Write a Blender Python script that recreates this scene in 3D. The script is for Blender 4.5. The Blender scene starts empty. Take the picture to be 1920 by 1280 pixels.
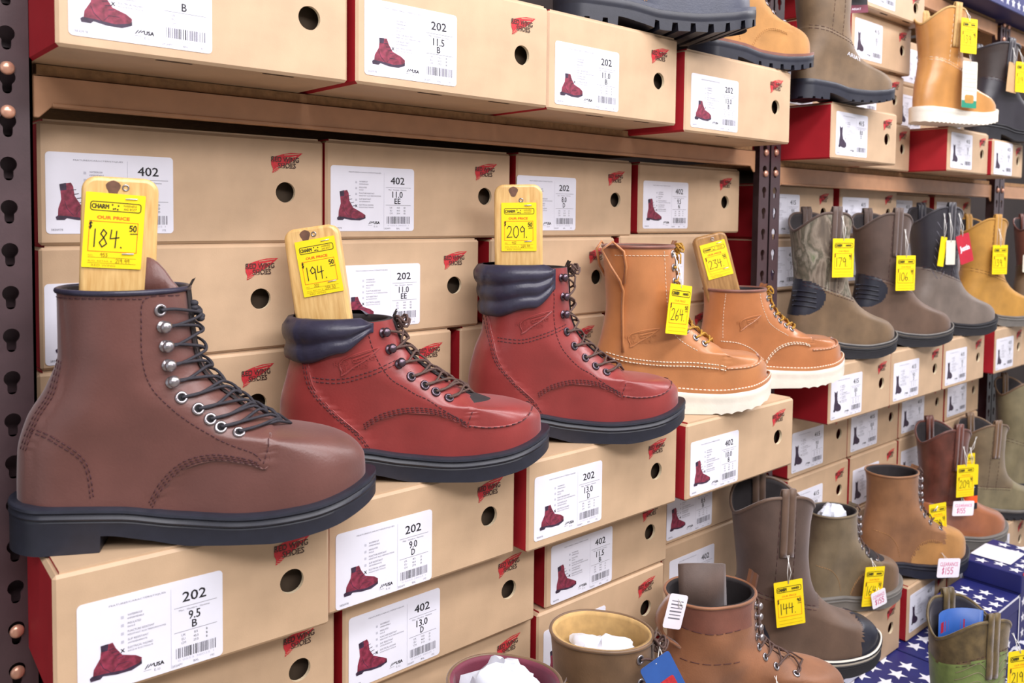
import bpy, math, random
from mathutils import Vector, Matrix
random.seed(7)
scn = bpy.context.scene
COL = scn.collection
PI = math.pi
ZF = 1.6                                   # height of the shelf datum over the floor

# ------------------------------------------------------------------ camera
def place_camera():
    yaw, pitch, roll = .7215, -.048, .0114
    f = Vector((math.sin(yaw)*math.cos(pitch), math.cos(yaw)*math.cos(pitch), math.sin(pitch)))
    r = Vector((math.cos(yaw), -math.sin(yaw), 0)); u = r.cross(f)
    c, s = math.cos(roll), math.sin(roll)
    r2, u2 = c*r+s*u, c*u-s*r
    cam = bpy.data.cameras.new('camera')
    ob = bpy.data.objects.new('camera', cam); COL.objects.link(ob)
    m = Matrix((( r2.x, u2.x, -f.x, -.2015), (r2.y, u2.y, -f.y, -.9754), (r2.z, u2.z, -f.z, ZF-.1717), (0, 0, 0, 1)))
    ob.matrix_world = m
    cam.sensor_width = 36; cam.sensor_fit = 'HORIZONTAL'
    cam.lens = 1580.67/1920*36
    cam.shift_y = -(640-480.5)/1920
    cam.clip_start = .02; cam.clip_end = 60
    cam.dof.use_dof = True; cam.dof.focus_distance = 1.25; cam.dof.aperture_fstop = 7.0
    scn.camera = ob
place_camera()

# ------------------------------------------------------------------ light
w = bpy.data.worlds.new('World'); scn.world = w; w.use_nodes = True
bg = w.node_tree.nodes['Background']; bg.inputs[0].default_value = (.93, .95, 1.0, 1); bg.inputs[1].default_value = .8
def strip_light(name, loc, sx, sy, power, aim):
    l = bpy.data.lights.new(name, 'AREA'); l.shape = 'RECTANGLE'; l.size = sx; l.size_y = sy; l.energy = power
    l.color = (1.0, .97, .99)
    o = bpy.data.objects.new(name, l); COL.objects.link(o); o.location = loc
    d = Vector(aim)-Vector(loc); o.rotation_euler = d.to_track_quat('-Z', 'Y').to_euler()
strip_light('ceiling_strip_light', (.9, -1.2, 3.15), 3.2, .3, 62, (1.0, -.35, 1.2))
strip_light('ceiling_strip_light', (4.1, -1.2, 3.15), 3.0, .3, 62, (3.7, -.35, 1.2))
strip_light('ceiling_strip_light', (.2, -2.7, 3.1), 4.2, .5, 105, (.9, 0, 1.1))
scn.view_settings.view_transform = 'Standard'; scn.view_settings.look = 'None'
scn.view_settings.exposure = 0.0; scn.view_settings.gamma = 1.0; scn.view_settings.use_curve_mapping = False
try:
    scn.cycles.use_denoising = True
    scn.cycles.max_bounces = 6
except Exception: pass

# ------------------------------------------------------------------ materials
def lin(c):
    return tuple((x/12.92 if x <= .04045 else ((x+.055)/1.055)**2.4) for x in (v/255 for v in c))
def mat(name, rgb, rough=.6, var=.06, scale=60, bump=0, bscale=400, spec=.5, metal=0, coat=0, stretch=None, rgb2=None, detail=4):
    m = bpy.data.materials.new(name); m.use_nodes = True
    nt = m.node_tree; b = nt.nodes['Principled BSDF']
    b.inputs['Roughness'].default_value = rough; b.inputs['Metallic'].default_value = metal
    b.inputs['Specular IOR Level'].default_value = spec
    if coat: b.inputs['Coat Weight'].default_value = coat; b.inputs['Coat Roughness'].default_value = .25
    tc = nt.nodes.new('ShaderNodeTexCoord'); mp = nt.nodes.new('ShaderNodeMapping')
    nt.links.new(tc.outputs['Object'], mp.inputs[0])
    if stretch: mp.inputs['Scale'].default_value = stretch
    n = nt.nodes.new('ShaderNodeTexNoise'); n.inputs['Scale'].default_value = scale; n.inputs['Detail'].default_value = detail
    nt.links.new(mp.outputs[0], n.inputs['Vector'])
    rp = nt.nodes.new('ShaderNodeValToRGB')
    a = lin(rgb); c2 = lin(rgb2) if rgb2 else None
    if c2: lo, hi = a, c2
    else: lo = tuple(x*(1-var*1.6) for x in a); hi = tuple(min(1, x*(1+var*1.6)) for x in a)
    rp.color_ramp.elements[0].position = .3; rp.color_ramp.elements[1].position = .7
    rp.color_ramp.elements[0].color = (*lo, 1); rp.color_ramp.elements[1].color = (*hi, 1)
    nt.links.new(n.outputs['Fac'], rp.inputs[0]); nt.links.new(rp.outputs[0], b.inputs['Base Color'])
    if bump:
        n2 = nt.nodes.new('ShaderNodeTexNoise'); n2.inputs['Scale'].default_value = bscale; n2.inputs['Detail'].default_value = 3
        nt.links.new(mp.outputs[0], n2.inputs['Vector'])
        bp = nt.nodes.new('ShaderNodeBump'); bp.inputs['Strength'].default_value = bump; bp.inputs['Distance'].default_value = .002
        nt.links.new(n2.outputs['Fac'], bp.inputs['Height']); nt.links.new(bp.outputs[0], b.inputs['Normal'])
    return m
M = {}
M['kraft'] = mat('kraft_cardboard', (194, 164, 133), .55, .05, 18, .06, 500, .5)
M['kraft_pale'] = mat('kraft_cut_edge', (222, 202, 170), .85, .06, 90, 0, 1, .2)
M['box_red'] = mat('red_printed_cardboard', (172, 34, 44), .6, .05, 20, .04, 500, .3)
M['inside'] = mat('box_inside_shade', (70, 56, 42), .9, .1, 20)
M['slit'] = mat('painted_slot_shade', (60, 44, 30), .9, .1, 60)
M['label'] = mat('white_label_paper', (228, 228, 240), .45, .01, 40)
M['ink'] = mat('black_ink', (28, 26, 34), .6, .05, 200)
M['ink_grey'] = mat('grey_ink', (120, 118, 130), .6, .05, 200)
M['ink_light'] = mat('pale_grey_ink', (190, 190, 204), .6, .05, 200)
M['logo_red'] = mat('red_ink', (190, 42, 50), .7, .12, 260)
M['logo_ink'] = mat('dark_brown_ink', (66, 44, 38), .7, .08, 200)
M['pic_maroon'] = mat('printed_maroon', (128, 44, 66), .5, .3, 160)
M['pic_dark'] = mat('printed_dark', (56, 40, 62), .5, .25, 160)
M['tag'] = mat('yellow_tag_card', (250, 220, 14), .5, .02, 60)
M['tag_ink'] = mat('black_tag_print', (66, 62, 14), .6, .1, 300)
M['tag_orange'] = mat('orange_tag_print', (226, 110, 20), .6, .08, 300)
M['pen'] = mat('black_pen', (40, 42, 30), .5, .1, 300)
M['pen_faint'] = mat('faint_pen', (176, 150, 20), .5, .1, 300)
M['staple'] = mat('steel_staple', (235, 235, 240), .25, .03, 60, metal=.6)
M['string'] = mat('white_string', (228, 226, 222), .6, .05, 200)
M['pine'] = mat('pine_wood', (206, 160, 96), .38, .1, 26, .05, 150, .5, coat=.25, stretch=(9, 9, 1), rgb2=(230, 192, 128))
M['oak'] = mat('oiled_wood', (138, 98, 52), .45, .1, 26, .05, 150, .5, coat=.2, stretch=(9, 9, 1), rgb2=(176, 132, 78))
M['knot'] = mat('wood_knot', (104, 72, 56), .5, .15, 120)
M['upright'] = mat('dark_brown_enamel', (72, 54, 58), .42, .06, 40, .05, 300, .5)
M['beam'] = mat('tan_enamel', (178, 132, 98), .45, .05, 30, .03, 300, .5)
M['board'] = mat('particle_board', (150, 112, 74), .8, .15, 120, .1, 300)
M['rivet'] = mat('copper_rivet', (214, 160, 136), .3, .1, 60, metal=.5)
M['hole'] = mat('dark_slot', (14, 11, 12), .9, .1, 60)
M['floor'] = mat('floor_tile', (150, 142, 132), .5, .08, 5)
M['wall'] = mat('dark_back_panel', (52, 42, 40), .85, .08, 6)
M['ceiling'] = mat('ceiling_tile', (222, 222, 220), .9, .04, 12)
M['metal'] = mat('nickel_eyelet', (170, 164, 168), .28, .04, 60, metal=.9)
M['metal_dark'] = mat('gunmetal_eyelet', (96, 82, 92), .3, .06, 60, metal=.85)
M['eye_hole'] = mat('eyelet_hole', (22, 20, 24), .9, .1, 60)
M['lace_black'] = mat('black_lace', (46, 44, 52), .75, .25, 900)
M['lace_brown'] = mat('brown_lace', (84, 62, 56), .75, .3, 900)
M['lace_gold'] = mat('gold_lace', (208, 156, 40), .7, .35, 420, rgb2=(120, 84, 40))
M['rubber'] = mat('black_rubber', (36, 38, 50), .42, .08, 90, .05, 600, .5)
M['rubber_matte'] = mat('matte_black_rubber', (34, 34, 40), .62, .08, 90, .08, 600)
M['rubber_grey'] = mat('grey_rubber', (112, 108, 104), .6, .06, 60)
M['crepe'] = mat('white_wedge_rubber', (226, 219, 206), .6, .03, 50, .1, 300)
M['pad'] = mat('black_padded_leather', (48, 46, 64), .36, .1, 80, .15, 300, .5)
M['lining_dark'] = mat('dark_lining', (40, 34, 36), .8, .1, 90)
M['lining_tan'] = mat('tan_lining', (196, 160, 104), .8, .08, 90)
M['th_dark'] = mat('dark_thread', (74, 40, 46), .7, .1, 300)
M['th_white'] = mat('white_thread', (238, 228, 208), .7, .06, 300)
M['th_tan'] = mat('tan_thread', (190, 140, 84), .7, .06, 300)
def leather(k, rgb, rough=.42, var=.07, bump=.12, sc=24, coat=.0):
    M[k] = mat('leather_'+k, rgb, rough, var, sc, bump, 420, .55, coat=coat)
    b = M[k].node_tree.nodes['Principled BSDF']; b.inputs['Sheen Weight'].default_value = .3; b.inputs['Sheen Roughness'].default_value = .4; b.inputs['Sheen Tint'].default_value = (1, .93, .97, 1)
leather('brown', (104, 66, 60), .38)
leather('oxblood', (138, 50, 48), .36, .08, .08, coat=.12)
leather('russet', (182, 119, 72), .4, .08, .08, coat=.1)
leather('russet2', (176, 111, 66), .36, .08, .08, coat=.15)
leather('mud', (112, 90, 66), .6, .14); leather('darkbrown', (84, 66, 58), .62, .14)
leather('coffee', (98, 76, 62), .55, .12); leather('black', (46, 44, 52), .4, .1)
leather('greyfoot', (118, 106, 98), .5, .12); leather('wheat', (186, 136, 58), .7, .1)
leather('chestnut', (122, 74, 60), .5, .15); leather('bistre', (112, 86, 62), .45, .14)
leather('honey', (190, 134, 72), .34, .08, .05, coat=.2); leather('espresso', (56, 46, 44), .5, .12)
leather('nubuck', (178, 128, 72), .85, .1); leather('smoke', (62, 66, 82), .42, .1)
leather('olive', (118, 102, 78), .55, .14); leather('crazyhorse', (142, 94, 64), .55, .18, .2, 14)
leather('cinnamon', (142, 98, 64), .6, .14); leather('toffee', (160, 98, 64), .3, .1, coat=.35)
leather('mahogany', (96, 52, 42), .35, .25, .15, 30); leather('khaki', (126, 116, 88), .6, .14)
leather('green', (112, 130, 70), .5, .2, .2, 40); leather('greenbrown', (96, 80, 50), .5, .25, .2, 60)
leather('maroon', (112, 42, 62), .7, .1)
M['camo'] = mat('camo_fabric', (112, 104, 90), .75, .1, 1, rgb2=(120, 110, 90))
def camo():
    m = M['camo']; nt = m.node_tree; b = nt.nodes['Principled BSDF']
    tc = nt.nodes.new('ShaderNodeTexCoord'); mp = nt.nodes.new('ShaderNodeMapping'); mp.inputs['Scale'].default_value = (1, 1, .5)
    n = nt.nodes.new('ShaderNodeTexNoise'); n.inputs['Scale'].default_value = 24; n.inputs['Detail'].default_value = 6; n.inputs['Distortion'].default_value = .9
    r = nt.nodes.new('ShaderNodeValToRGB'); r.color_ramp.interpolation = 'LINEAR'
    cols = [(.28, (52, 48, 44)), (.4, (104, 92, 80)), (.46, (142, 130, 116)), (.52, (88, 84, 70)), (.58, (158, 150, 136)), (.66, (88, 112, 70)), (.74, (120, 104, 92))]
    for i, (p_, c) in enumerate(cols):
        e = r.color_ramp.elements[i] if i < 2 else r.color_ramp.elements.new(p_)
        e.position = p_; e.color = (*lin(c), 1)
    nt.links.new(tc.outputs['Object'], mp.inputs[0]); nt.links.new(mp.outputs[0], n.inputs['Vector'])
    nt.links.new(n.outputs['Fac'], r.inputs[0]); nt.links.new(r.outputs[0], b.inputs['Base Color'])
camo()
M['navy'] = mat('navy_printed_card', (34, 38, 104), .45, .05, 20)
M['star'] = mat('white_star_print', (236, 236, 246), .5, .02, 40)
M['card_red'] = mat('red_printed_card', (190, 40, 60), .5, .05, 40)
M['card_blue'] = mat('blue_printed_card', (48, 92, 168), .4, .05, 40)
M['card_green'] = mat('green_printed_card', (40, 140, 112), .5, .05, 40)
M['card_cream'] = mat('cream_card', (226, 220, 204), .6, .03, 40)
M['card_kraft'] = mat('brown_card', (196, 158, 116), .7, .05, 40)
M['card_white'] = mat('white_card', (246, 240, 250), .5, .02, 40)
M['ink_pink'] = mat('magenta_pen', (216, 60, 130), .6, .05, 200)
M['paper'] = mat('white_tissue', (222, 226, 238), .8, .02, 30, .3, 40)
M['neon'] = mat('orange_fabric_tab', (240, 92, 30), .7, .05, 60)
M['gold_metal'] = mat('brushed_badge', (196, 188, 176), .3, .05, 60, metal=.7)

# ------------------------------------------------------------------ mesh helpers
class G:
    def __init__(s): s.v, s.f, s.m = [], [], []
    def add(s, vs, fs, mi=0):
        k = len(s.v); s.v += [tuple(p) for p in vs]
        for q in fs: s.f.append(tuple(i+k for i in q)); s.m.append(mi)
    def box(s, x0, x1, y0, y1, z0, z1, mi=0):
        vs = [(x, y, z) for x in (x0, x1) for y in (y0, y1) for z in (z0, z1)]
        s.add(vs, [(0, 1, 3, 2), (4, 6, 7, 5), (0, 4, 5, 1), (2, 3, 7, 6), (0, 2, 6, 4), (1, 5, 7, 3)], mi)
    def prism(s, pts, y0, y1, mi=0):          # outline in x,z extruded in y (y0 is the near side)
        n = len(pts)
        a = sum(pts[i][0]*pts[(i+1) % n][1]-pts[(i+1) % n][0]*pts[i][1] for i in range(n))
        if a < 0: pts = pts[::-1]
        vs = [(x, y0, z) for x, z in pts]+[(x, y1, z) for x, z in pts]
        s.add(vs, [tuple(range(n)), tuple(range(2*n-1, n-1, -1))]+[(i, i+n, (i+1) % n+n, (i+1) % n) for i in range(n)], mi)
    def flat(s, pts, y, mi=0):
        n = len(pts)
        a = sum(pts[i][0]*pts[(i+1) % n][1]-pts[(i+1) % n][0]*pts[i][1] for i in range(n))
        if a < 0: pts = pts[::-1]
        s.add([(x, y, z) for x, z in pts], [tuple(range(n))], mi)
    def stroke(s, pts, wd, y, mi=0):          # flat pen line in the x,z plane
        for (a, b) in zip(pts, pts[1:]):
            dx, dz = b[0]-a[0], b[1]-a[1]; L = math.hypot(dx, dz) or 1e-9
            nx, nz = -dz/L*wd/2, dx/L*wd/2; ex, ez = dx/L*wd*.35, dz/L*wd*.35
            s.flat([(a[0]+nx-ex, a[1]+nz-ez), (a[0]-nx-ex, a[1]-nz-ez), (b[0]-nx+ex, b[1]-nz+ez), (b[0]+nx+ex, b[1]+nz+ez)], y, mi)
    def tube(s, pts, r, n=8, mi=0, closed=False, flat=1.0):
        pts = [Vector(p) for p in pts]; N = len(pts)
        if N < 2: return
        rr = r if isinstance(r, (list, tuple)) else [r]*N
        t0 = (pts[1]-pts[0]).normalized(); up = Vector((0, 0, 1)) if abs(t0.z) < .9 else Vector((1, 0, 0))
        nrm = (up-t0*up.dot(t0)).normalized(); vs = []
        for i in range(N):
            a = pts[i-1] if (i > 0 or closed) else pts[i]; b = pts[(i+1) % N] if (i < N-1 or closed) else pts[i]
            t = (b-a)
            if t.length < 1e-9: t = t0
            t = t.normalized(); nrm = (nrm-t*nrm.dot(t))
            nrm = nrm.normalized() if nrm.length > 1e-9 else t.orthogonal().normalized()
            bi = t.cross(nrm)
            for k in range(n):
                a_ = 2*PI*k/n; vs.append(pts[i]+nrm*(math.cos(a_)*rr[i]*flat)+bi*(math.sin(a_)*rr[i]))
        fs = [(i*n+k, i*n+(k+1) % n, ((i+1) % N)*n+(k+1) % n, ((i+1) % N)*n+k) for i in range(N if closed else N-1) for k in range(n)]
        if not closed: fs += [tuple(range(n-1, -1, -1)), tuple(range((N-1)*n, N*n))]
        s.add(vs, fs, mi)
    def strip(s, A, B, mi=0):                 # quads between two polylines
        n = len(A); s.add(list(A)+list(B), [(i, i+1, n+i+1, n+i) for i in range(n-1)], mi)
    def sphere(s, c, rx, ry, rz, mi=0, nu=10, nv=7, M_=None):
        vs = []; c = Vector(c)
        for i in range(nv+1):
            t = PI*i/nv
            for k in range(nu):
                q = Vector((rx*math.sin(t)*math.cos(2*PI*k/nu), ry*math.sin(t)*math.sin(2*PI*k/nu), rz*math.cos(t)))
                vs.append(c+(M_ @ q if M_ else q))
        s.add(vs, [(i*nu+k, (i+1)*nu+k, (i+1)*nu+(k+1) % nu, i*nu+(k+1) % nu) for i in range(nv) for k in range(nu)], mi)
    def mesh(s, name, mats, smooth=None):
        me = bpy.data.meshes.new(name); me.from_pydata(s.v, [], s.f)
        for m in mats: me.materials.append(m)
        if len(mats) > 1: me.polygons.foreach_set('material_index', s.m)
        if smooth:
            me.polygons.foreach_set('use_smooth', [True]*len(me.polygons))
            me.update()
            if smooth is not True: me.set_sharp_from_angle(angle=math.radians(smooth))
        me.update(); return me
    def build(s, name, mats, parent=None, smooth=None, loc=(0, 0, 0)):
        if not isinstance(mats, (list, tuple)): mats = [mats]
        return link(name, s.mesh(name, mats, smooth), parent, loc)
def link(name, me, parent=None, loc=(0, 0, 0)):
    o = bpy.data.objects.new(name, me); COL.objects.link(o)
    if parent: o.parent = parent
    o.location = loc; return o
def thing(name, label, cat, loc=(0, 0, 0), rz=0, group=None, scale=1, rot=None):
    o = bpy.data.objects.new(name, None); COL.objects.link(o); o.empty_display_size = .03
    o.location = loc; o.rotation_euler = rot or (0, 0, rz); o.scale = (scale,)*3 if not isinstance(scale, tuple) else (scale[0], scale[0], scale[1])
    return tag(o, label, cat, group)
def tag(o, label=None, cat=None, group=None, kind=None):
    if label: o['label'] = label
    if cat: o['category'] = cat
    if group: o['group'] = group
    if kind: o['kind'] = kind
    return o
def bevel(o, wd, seg=2):
    b = o.modifiers.new('bevel', 'BEVEL'); b.width = wd; b.segments = seg; b.limit_method = 'ANGLE'; b.angle_limit = math.radians(40); return o
def rrect(x0, x1, z0, z1, r, n=5):
    out = []
    for cx, cz, a in ((x1-r, z1-r, 0), (x0+r, z1-r, 90), (x0+r, z0+r, 180), (x1-r, z0+r, 270)):
        out += [(cx+r*math.cos(math.radians(a+90*i/n)), cz+r*math.sin(math.radians(a+90*i/n))) for i in range(n+1)]
    return out
def mono(pts):                               # monotone cubic through (t, value)
    xs = [p[0] for p in pts]; ys = [p[1] for p in pts]; n = len(xs)
    d = [(ys[i+1]-ys[i])/(xs[i+1]-xs[i]) for i in range(n-1)]
    m = [d[0]]+[0 if d[i-1]*d[i] <= 0 else 2*d[i-1]*d[i]/(d[i-1]+d[i]) for i in range(1, n-1)]+[d[-1]]
    def f(x):
        if x <= xs[0]: return ys[0]
        if x >= xs[-1]: return ys[-1]
        lo, hi = 0, n-1
        while hi-lo > 1:
            k = (lo+hi)//2
            if xs[k] <= x: lo = k
            else: hi = k
        h = xs[hi]-xs[lo]; t = (x-xs[lo])/h
        return ys[lo]*(2*t**3-3*t*t+1)+h*m[lo]*(t**3-2*t*t+t)+ys[hi]*(3*t*t-2*t**3)+h*m[hi]*(t**3-t*t)
    return f
def sst(x, a, b):
    t = max(0, min(1, (x-a)/(b-a))); return t*t*(3-2*t)
def lerp(a, b, t): return a+(b-a)*t

# ------------------------------------------------------------------ lettering
_TXT = {}
def text_geo(s):
    if s in _TXT: return _TXT[s]
    cu = bpy.data.curves.new('lettering', 'FONT'); cu.body = s; cu.size = 1; cu.resolution_u = 2
    o = bpy.data.objects.new('lettering', cu); COL.objects.link(o)
    dg = bpy.context.evaluated_depsgraph_get(); me = bpy.data.meshes.new_from_object(o.evaluated_get(dg))
    vs = [tuple(v.co) for v in me.vertices]; fs = [tuple(p.vertices) for p in me.polygons]
    bpy.data.objects.remove(o); bpy.data.curves.remove(cu); bpy.data.meshes.remove(me)
    x0 = min(v[0] for v in vs); x1 = max(v[0] for v in vs); z0 = min(v[1] for v in vs); z1 = max(v[1] for v in vs)
    vs = [((v[0]-x0)/(x1-x0), (v[1]-z0)/(z1-z0)) for v in vs]
    _TXT[s] = (vs, fs, (x1-x0)/(z1-z0)); return _TXT[s]
def put(g, s, cx, cz, h, y, mi=0, wd=None, align='c', bold=0, shear=0):
    vs, fs, asp = text_geo(s); wd = wd or h*asp
    x0 = cx-wd/2 if align == 'c' else cx
    offs = [(0, 0)] if not bold else [(-bold, 0), (bold, 0), (0, bold*.7), (0, -bold*.7)]
    for k, (ox, oz) in enumerate(offs):
        g.add([(x0+v[0]*wd+ox+shear*(v[1]-.5)*h, y-k*.00002, cz+(v[1]-.5)*h+oz) for v in vs], fs, mi)
STR = {'0': [[(.5, 1), (.15, .8), (.05, .4), (.25, .05), (.6, 0), (.9, .25), (.95, .65), (.75, .95), (.5, 1)]],
       '1': [[(.5, 1), (.45, 0)]], '2': [[(.1, .8), (.35, 1), (.75, .95), (.85, .7), (.55, .35), (.05, .02), (.95, .05)]],
       '3': [[(.1, .95), (.8, .97), (.4, .58), (.8, .5), (.9, .25), (.6, .02), (.1, .08)]],
       '4': [[(.15, 1), (.05, .5), (.95, .58)], [(.68, .95), (.6, 0)]],
       '5': [[(.9, 1), (.2, .97), (.12, .58), (.6, .62), (.92, .35), (.6, .03), (.08, .08)]],
       '6': [[(.7, 1), (.25, .6), (.08, .25), (.4, 0), (.8, .15), (.75, .42), (.3, .42), (.1, .25)]],
       '7': [[(.05, .95), (.95, .98), (.4, 0)]],
       '8': [[(.55, .52), (.2, .75), (.45, 1), (.8, .8), (.5, .52), (.1, .25), (.4, 0), (.85, .2), (.55, .52)]],
       '9': [[(.85, .75), (.5, 1), (.12, .75), (.3, .5), (.75, .55), (.85, .8), (.8, 0)]],
       '.': [[(.1, .05), (.2, .0)]], '$': [[(.85, .8), (.45, .9), (.2, .7), (.75, .4), (.6, .15), (.1, .2)], [(.55, 1.1), (.4, -.05)]],
       '-': [[(.1, .5), (.9, .5)]]}
def pen(g, s, x, z, h, wd, y, mi=0, sp=.62):
    for ch in s:
        cw = h*(.25 if ch in '.1' else .5)
        for st in STR.get(ch, []): g.stroke([(x+q[0]*cw, z+q[1]*h) for q in st], wd, y, mi)
        x += cw+h*(sp-.5)
    return x

# ------------------------------------------------------------------ room shell
def slab(name, x0, x1, y0, y1, z0, z1, m):
    g = G(); g.box(x0, x1, y0, y1, z0, z1); return tag(g.build(name, m), kind='structure')
slab('floor', -4, 7, -4, 1.4, -.1, 0, M['floor'])
slab('wall_back', -4, 7, .78, .88, 0, 3.4, M['wall'])
slab('wall_aisle', -4, 7, -3.6, -3.5, 0, 3.4, M['ceiling'])
slab('ceiling', -4, 7, -4, 1.4, 3.4, 3.5, M['ceiling'])

# ------------------------------------------------------------------ shelving
PITCH = .0488
def keyhole(cx, cz):                          # outline, from the top round to the bottom on the right, then up the left
    r, s = .0086, .0049
    R = [(cx+r*math.sin(math.radians(a)), cz+r*math.cos(math.radians(a))) for a in range(0, 141, 20)]
    R += [(cx+s, cz-.0075), (cx+s, cz-.0135)]+[(cx+s*math.cos(math.radians(a)), cz-.0135-s*math.sin(math.radians(a))) for a in (30, 60, 90)]
    return R
def post_mesh(wd, y, z0, z1, corner, off, closed=False, pitch=PITCH):
    g = G(); n = int((z1-z0)/pitch)+1; T = .003
    for k in range(n):
        a = z0+k*pitch; b = a+pitch; c = a+pitch*off
        R = keyhole(0, c); Lf = [(-x, z) for x, z in R]
        g.flat([(0, b)]+R+[(0, a), (wd/2, a), (wd/2, b)], y); g.flat([(0, b)]+Lf+[(0, a), (-wd/2, a), (-wd/2, b)], y)
        loop = R+Lf[::-1][1:-1]; m = len(loop)
        g.add([(x, y, z) for x, z in loop]+[(x, y+T, z) for x, z in loop], [(i, i+m, (i+1) % m+m, (i+1) % m) for i in range(m)])
    z1 = z0+n*pitch; xs = corner*wd/2
    if closed: g.box(-wd/2, wd/2, y+.03, y+.033, z0, z1); g.box(min(-xs, -xs+corner*T), max(-xs, -xs+corner*T), y, y+.03, z0, z1)  # back plate and second flange added to keep the keyholes dark
    g.box(min(xs, xs-corner*T), max(xs, xs-corner*T), y, y+.042, z0, z1)
    return g
def upright(x, wd, y, corner, label, off=.62, top=3.0, closed=False, pitch=PITCH):
    t = thing('shelf_upright', label, 'shelf post', (x, y, 0))
    post_mesh(wd, 0, .0, top, corner, off, closed, pitch).build('post', M['upright'], t)
    return t
UP = [upright(.002, .050, .119, -1, 'dark brown slotted shelf post at the left edge beside the boxes', .33, closed=True),
      upright(1.537, .0438, .115, 1, 'left-hand of the two dark slotted posts between the tan moc-toe boots and the camouflage boot'),
      upright(1.582, .0438, .115, -1, 'right-hand of the two dark slotted posts, the one beside the camouflage boot'),
      upright(2.992, .0438, .115, 1, 'left-hand of the two far dark slotted posts at the end of the second bay', top=ZF+.46),
      upright(3.037, .0438, .115, -1, 'right-hand of the two far dark slotted posts at the end of the second bay', top=ZF+.46)]
def beam(x0, x1, zb, zt, label, up=0, lr=None):
    L = x1-x0; t = thing('shelf_beam', label, 'shelf beam', ((x0+x1)/2, .125, ZF+zb)); h = zt-zb; a = L/2
    g = G()
    g.prism([(-a, h), (-a, -.014), (-a+.006, -.014), (-a+.02, 0), (a-.02, 0), (a-.006, -.014), (a, -.014), (a, h)], 0, .003)
    g.box(-a, a, 0, .034, h-.003, h); g.box(-a+.02, a-.02, -.0025, .012, -.001, .004)
    bevel(g.build('rail', M['beam'], t), .001, 1)
    for sx in (-1, 1):
        for dz in (h-.004+up, h-.004-PITCH+up):
            c = (sx*(a+.025), -.0125, dz) if not (lr and sx < 0) else (-a-.027, -.0085, dz+lr)
            r = G(); r.sphere(c, .0078, .005, .0078, nu=14, nv=8); r.build('rivet', M['rivet'], t, True)
    g = G(); g.box(-a+.005, a-.005, .006, .66, h, h+.0125); tag(g.build('shelf_board', M['board'], t), 'brown particle board deck')
    return t
beam(.029, 1.513, -.0503, -.0145, 'tan shelf beam right under the top row of boxes in the near bay', lr=.006)
beam(1.606, 2.968, -.0888, -.0455, 'tan shelf beam under the raised boxes in the second bay', up=.034)
beam(.029, 1.513, -.5405, -.5295, 'tan shelf beam hidden behind the row of brown and red boots', lr=-.125)
beam(1.606, 2.968, -.508, -.497, 'tan shelf beam behind the row of pull-on boots in the second bay')
beam(1.606, 2.968, .462, .505, 'high tan shelf beam above the honey-coloured boot at the top right')
beam(3.061, 4.4, .462, .505, 'far high tan shelf beam under the star-printed box')
beam(3.061, 4.4, -.0888, -.0455, 'far tan shelf beam past the end of the second bay', up=.034)

# ------------------------------------------------------------------ shoe boxes
def wing(g, w, h, y, mi=0):
    P = [(1, .98), (.63, .975), (.34, .875), (.1, .75), (.01, .58), (.02, .375), (.07, .2), (.05, 0), (.17, .08), (.3, .25), (.38, .33), (.49, .42), (.62, .52), (.8, .72), (.92, .87)]
    cuts = [[(.42, .84), (.9, .93), (.9, .955), (.42, .87)], [(.5, .7), (.8, .8), (.8, .83), (.5, .74)]]
    g.flat([((x-.5)*w, (z-.5)*h) for x, z in P], y, mi)
    return cuts
def logo_meshes():
    g = G(); w, h = .050, .031; cuts = wing(g, w, h, 0)
    for c in cuts: g.flat([((x-.5)*w, (z-.5)*h) for x, z in c], -.0002, 1)
    for k in range(5): g.stroke([((.06+k*.04-.5)*w, (.1+k*.05-.5)*h), ((.15+k*.045-.5)*w, (.04+k*.065-.5)*h)], .0005, -.0002, 1)
    a = g.mesh('printed_logo', [M['logo_red'], M['kraft']])
    t = G(); put(t, 'RED WING', -.0025, .0045, .0068, -.0004, wd=.043, bold=.00018); put(t, 'SHOES', .0, -.0042, .0068, -.0004, wd=.028, bold=.00018)
    for s_, cx, cz, wd_ in (('RED WING', -.0025, .0045, .043), ('SHOES', 0, -.0042, .028)):   # little serif feet under each word
        n = len(s_)
        for i, ch in enumerate(s_):
            if ch != ' ':
                x = cx-wd_/2+wd_*(i+.5)/n
                for dz in (-.0034, .0034): t.stroke([(x-.0019, cz+dz), (x+.0013, cz+dz)], .0006, -.00045)
    return a, t.mesh('logo_lettering', [M['logo_ink']])
LOGO, LOGOTXT = logo_meshes()
LW, LH = .152, .1
def lx(u): return (u-.5)*LW
def lz(v): return (.5-v)*LH
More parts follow.
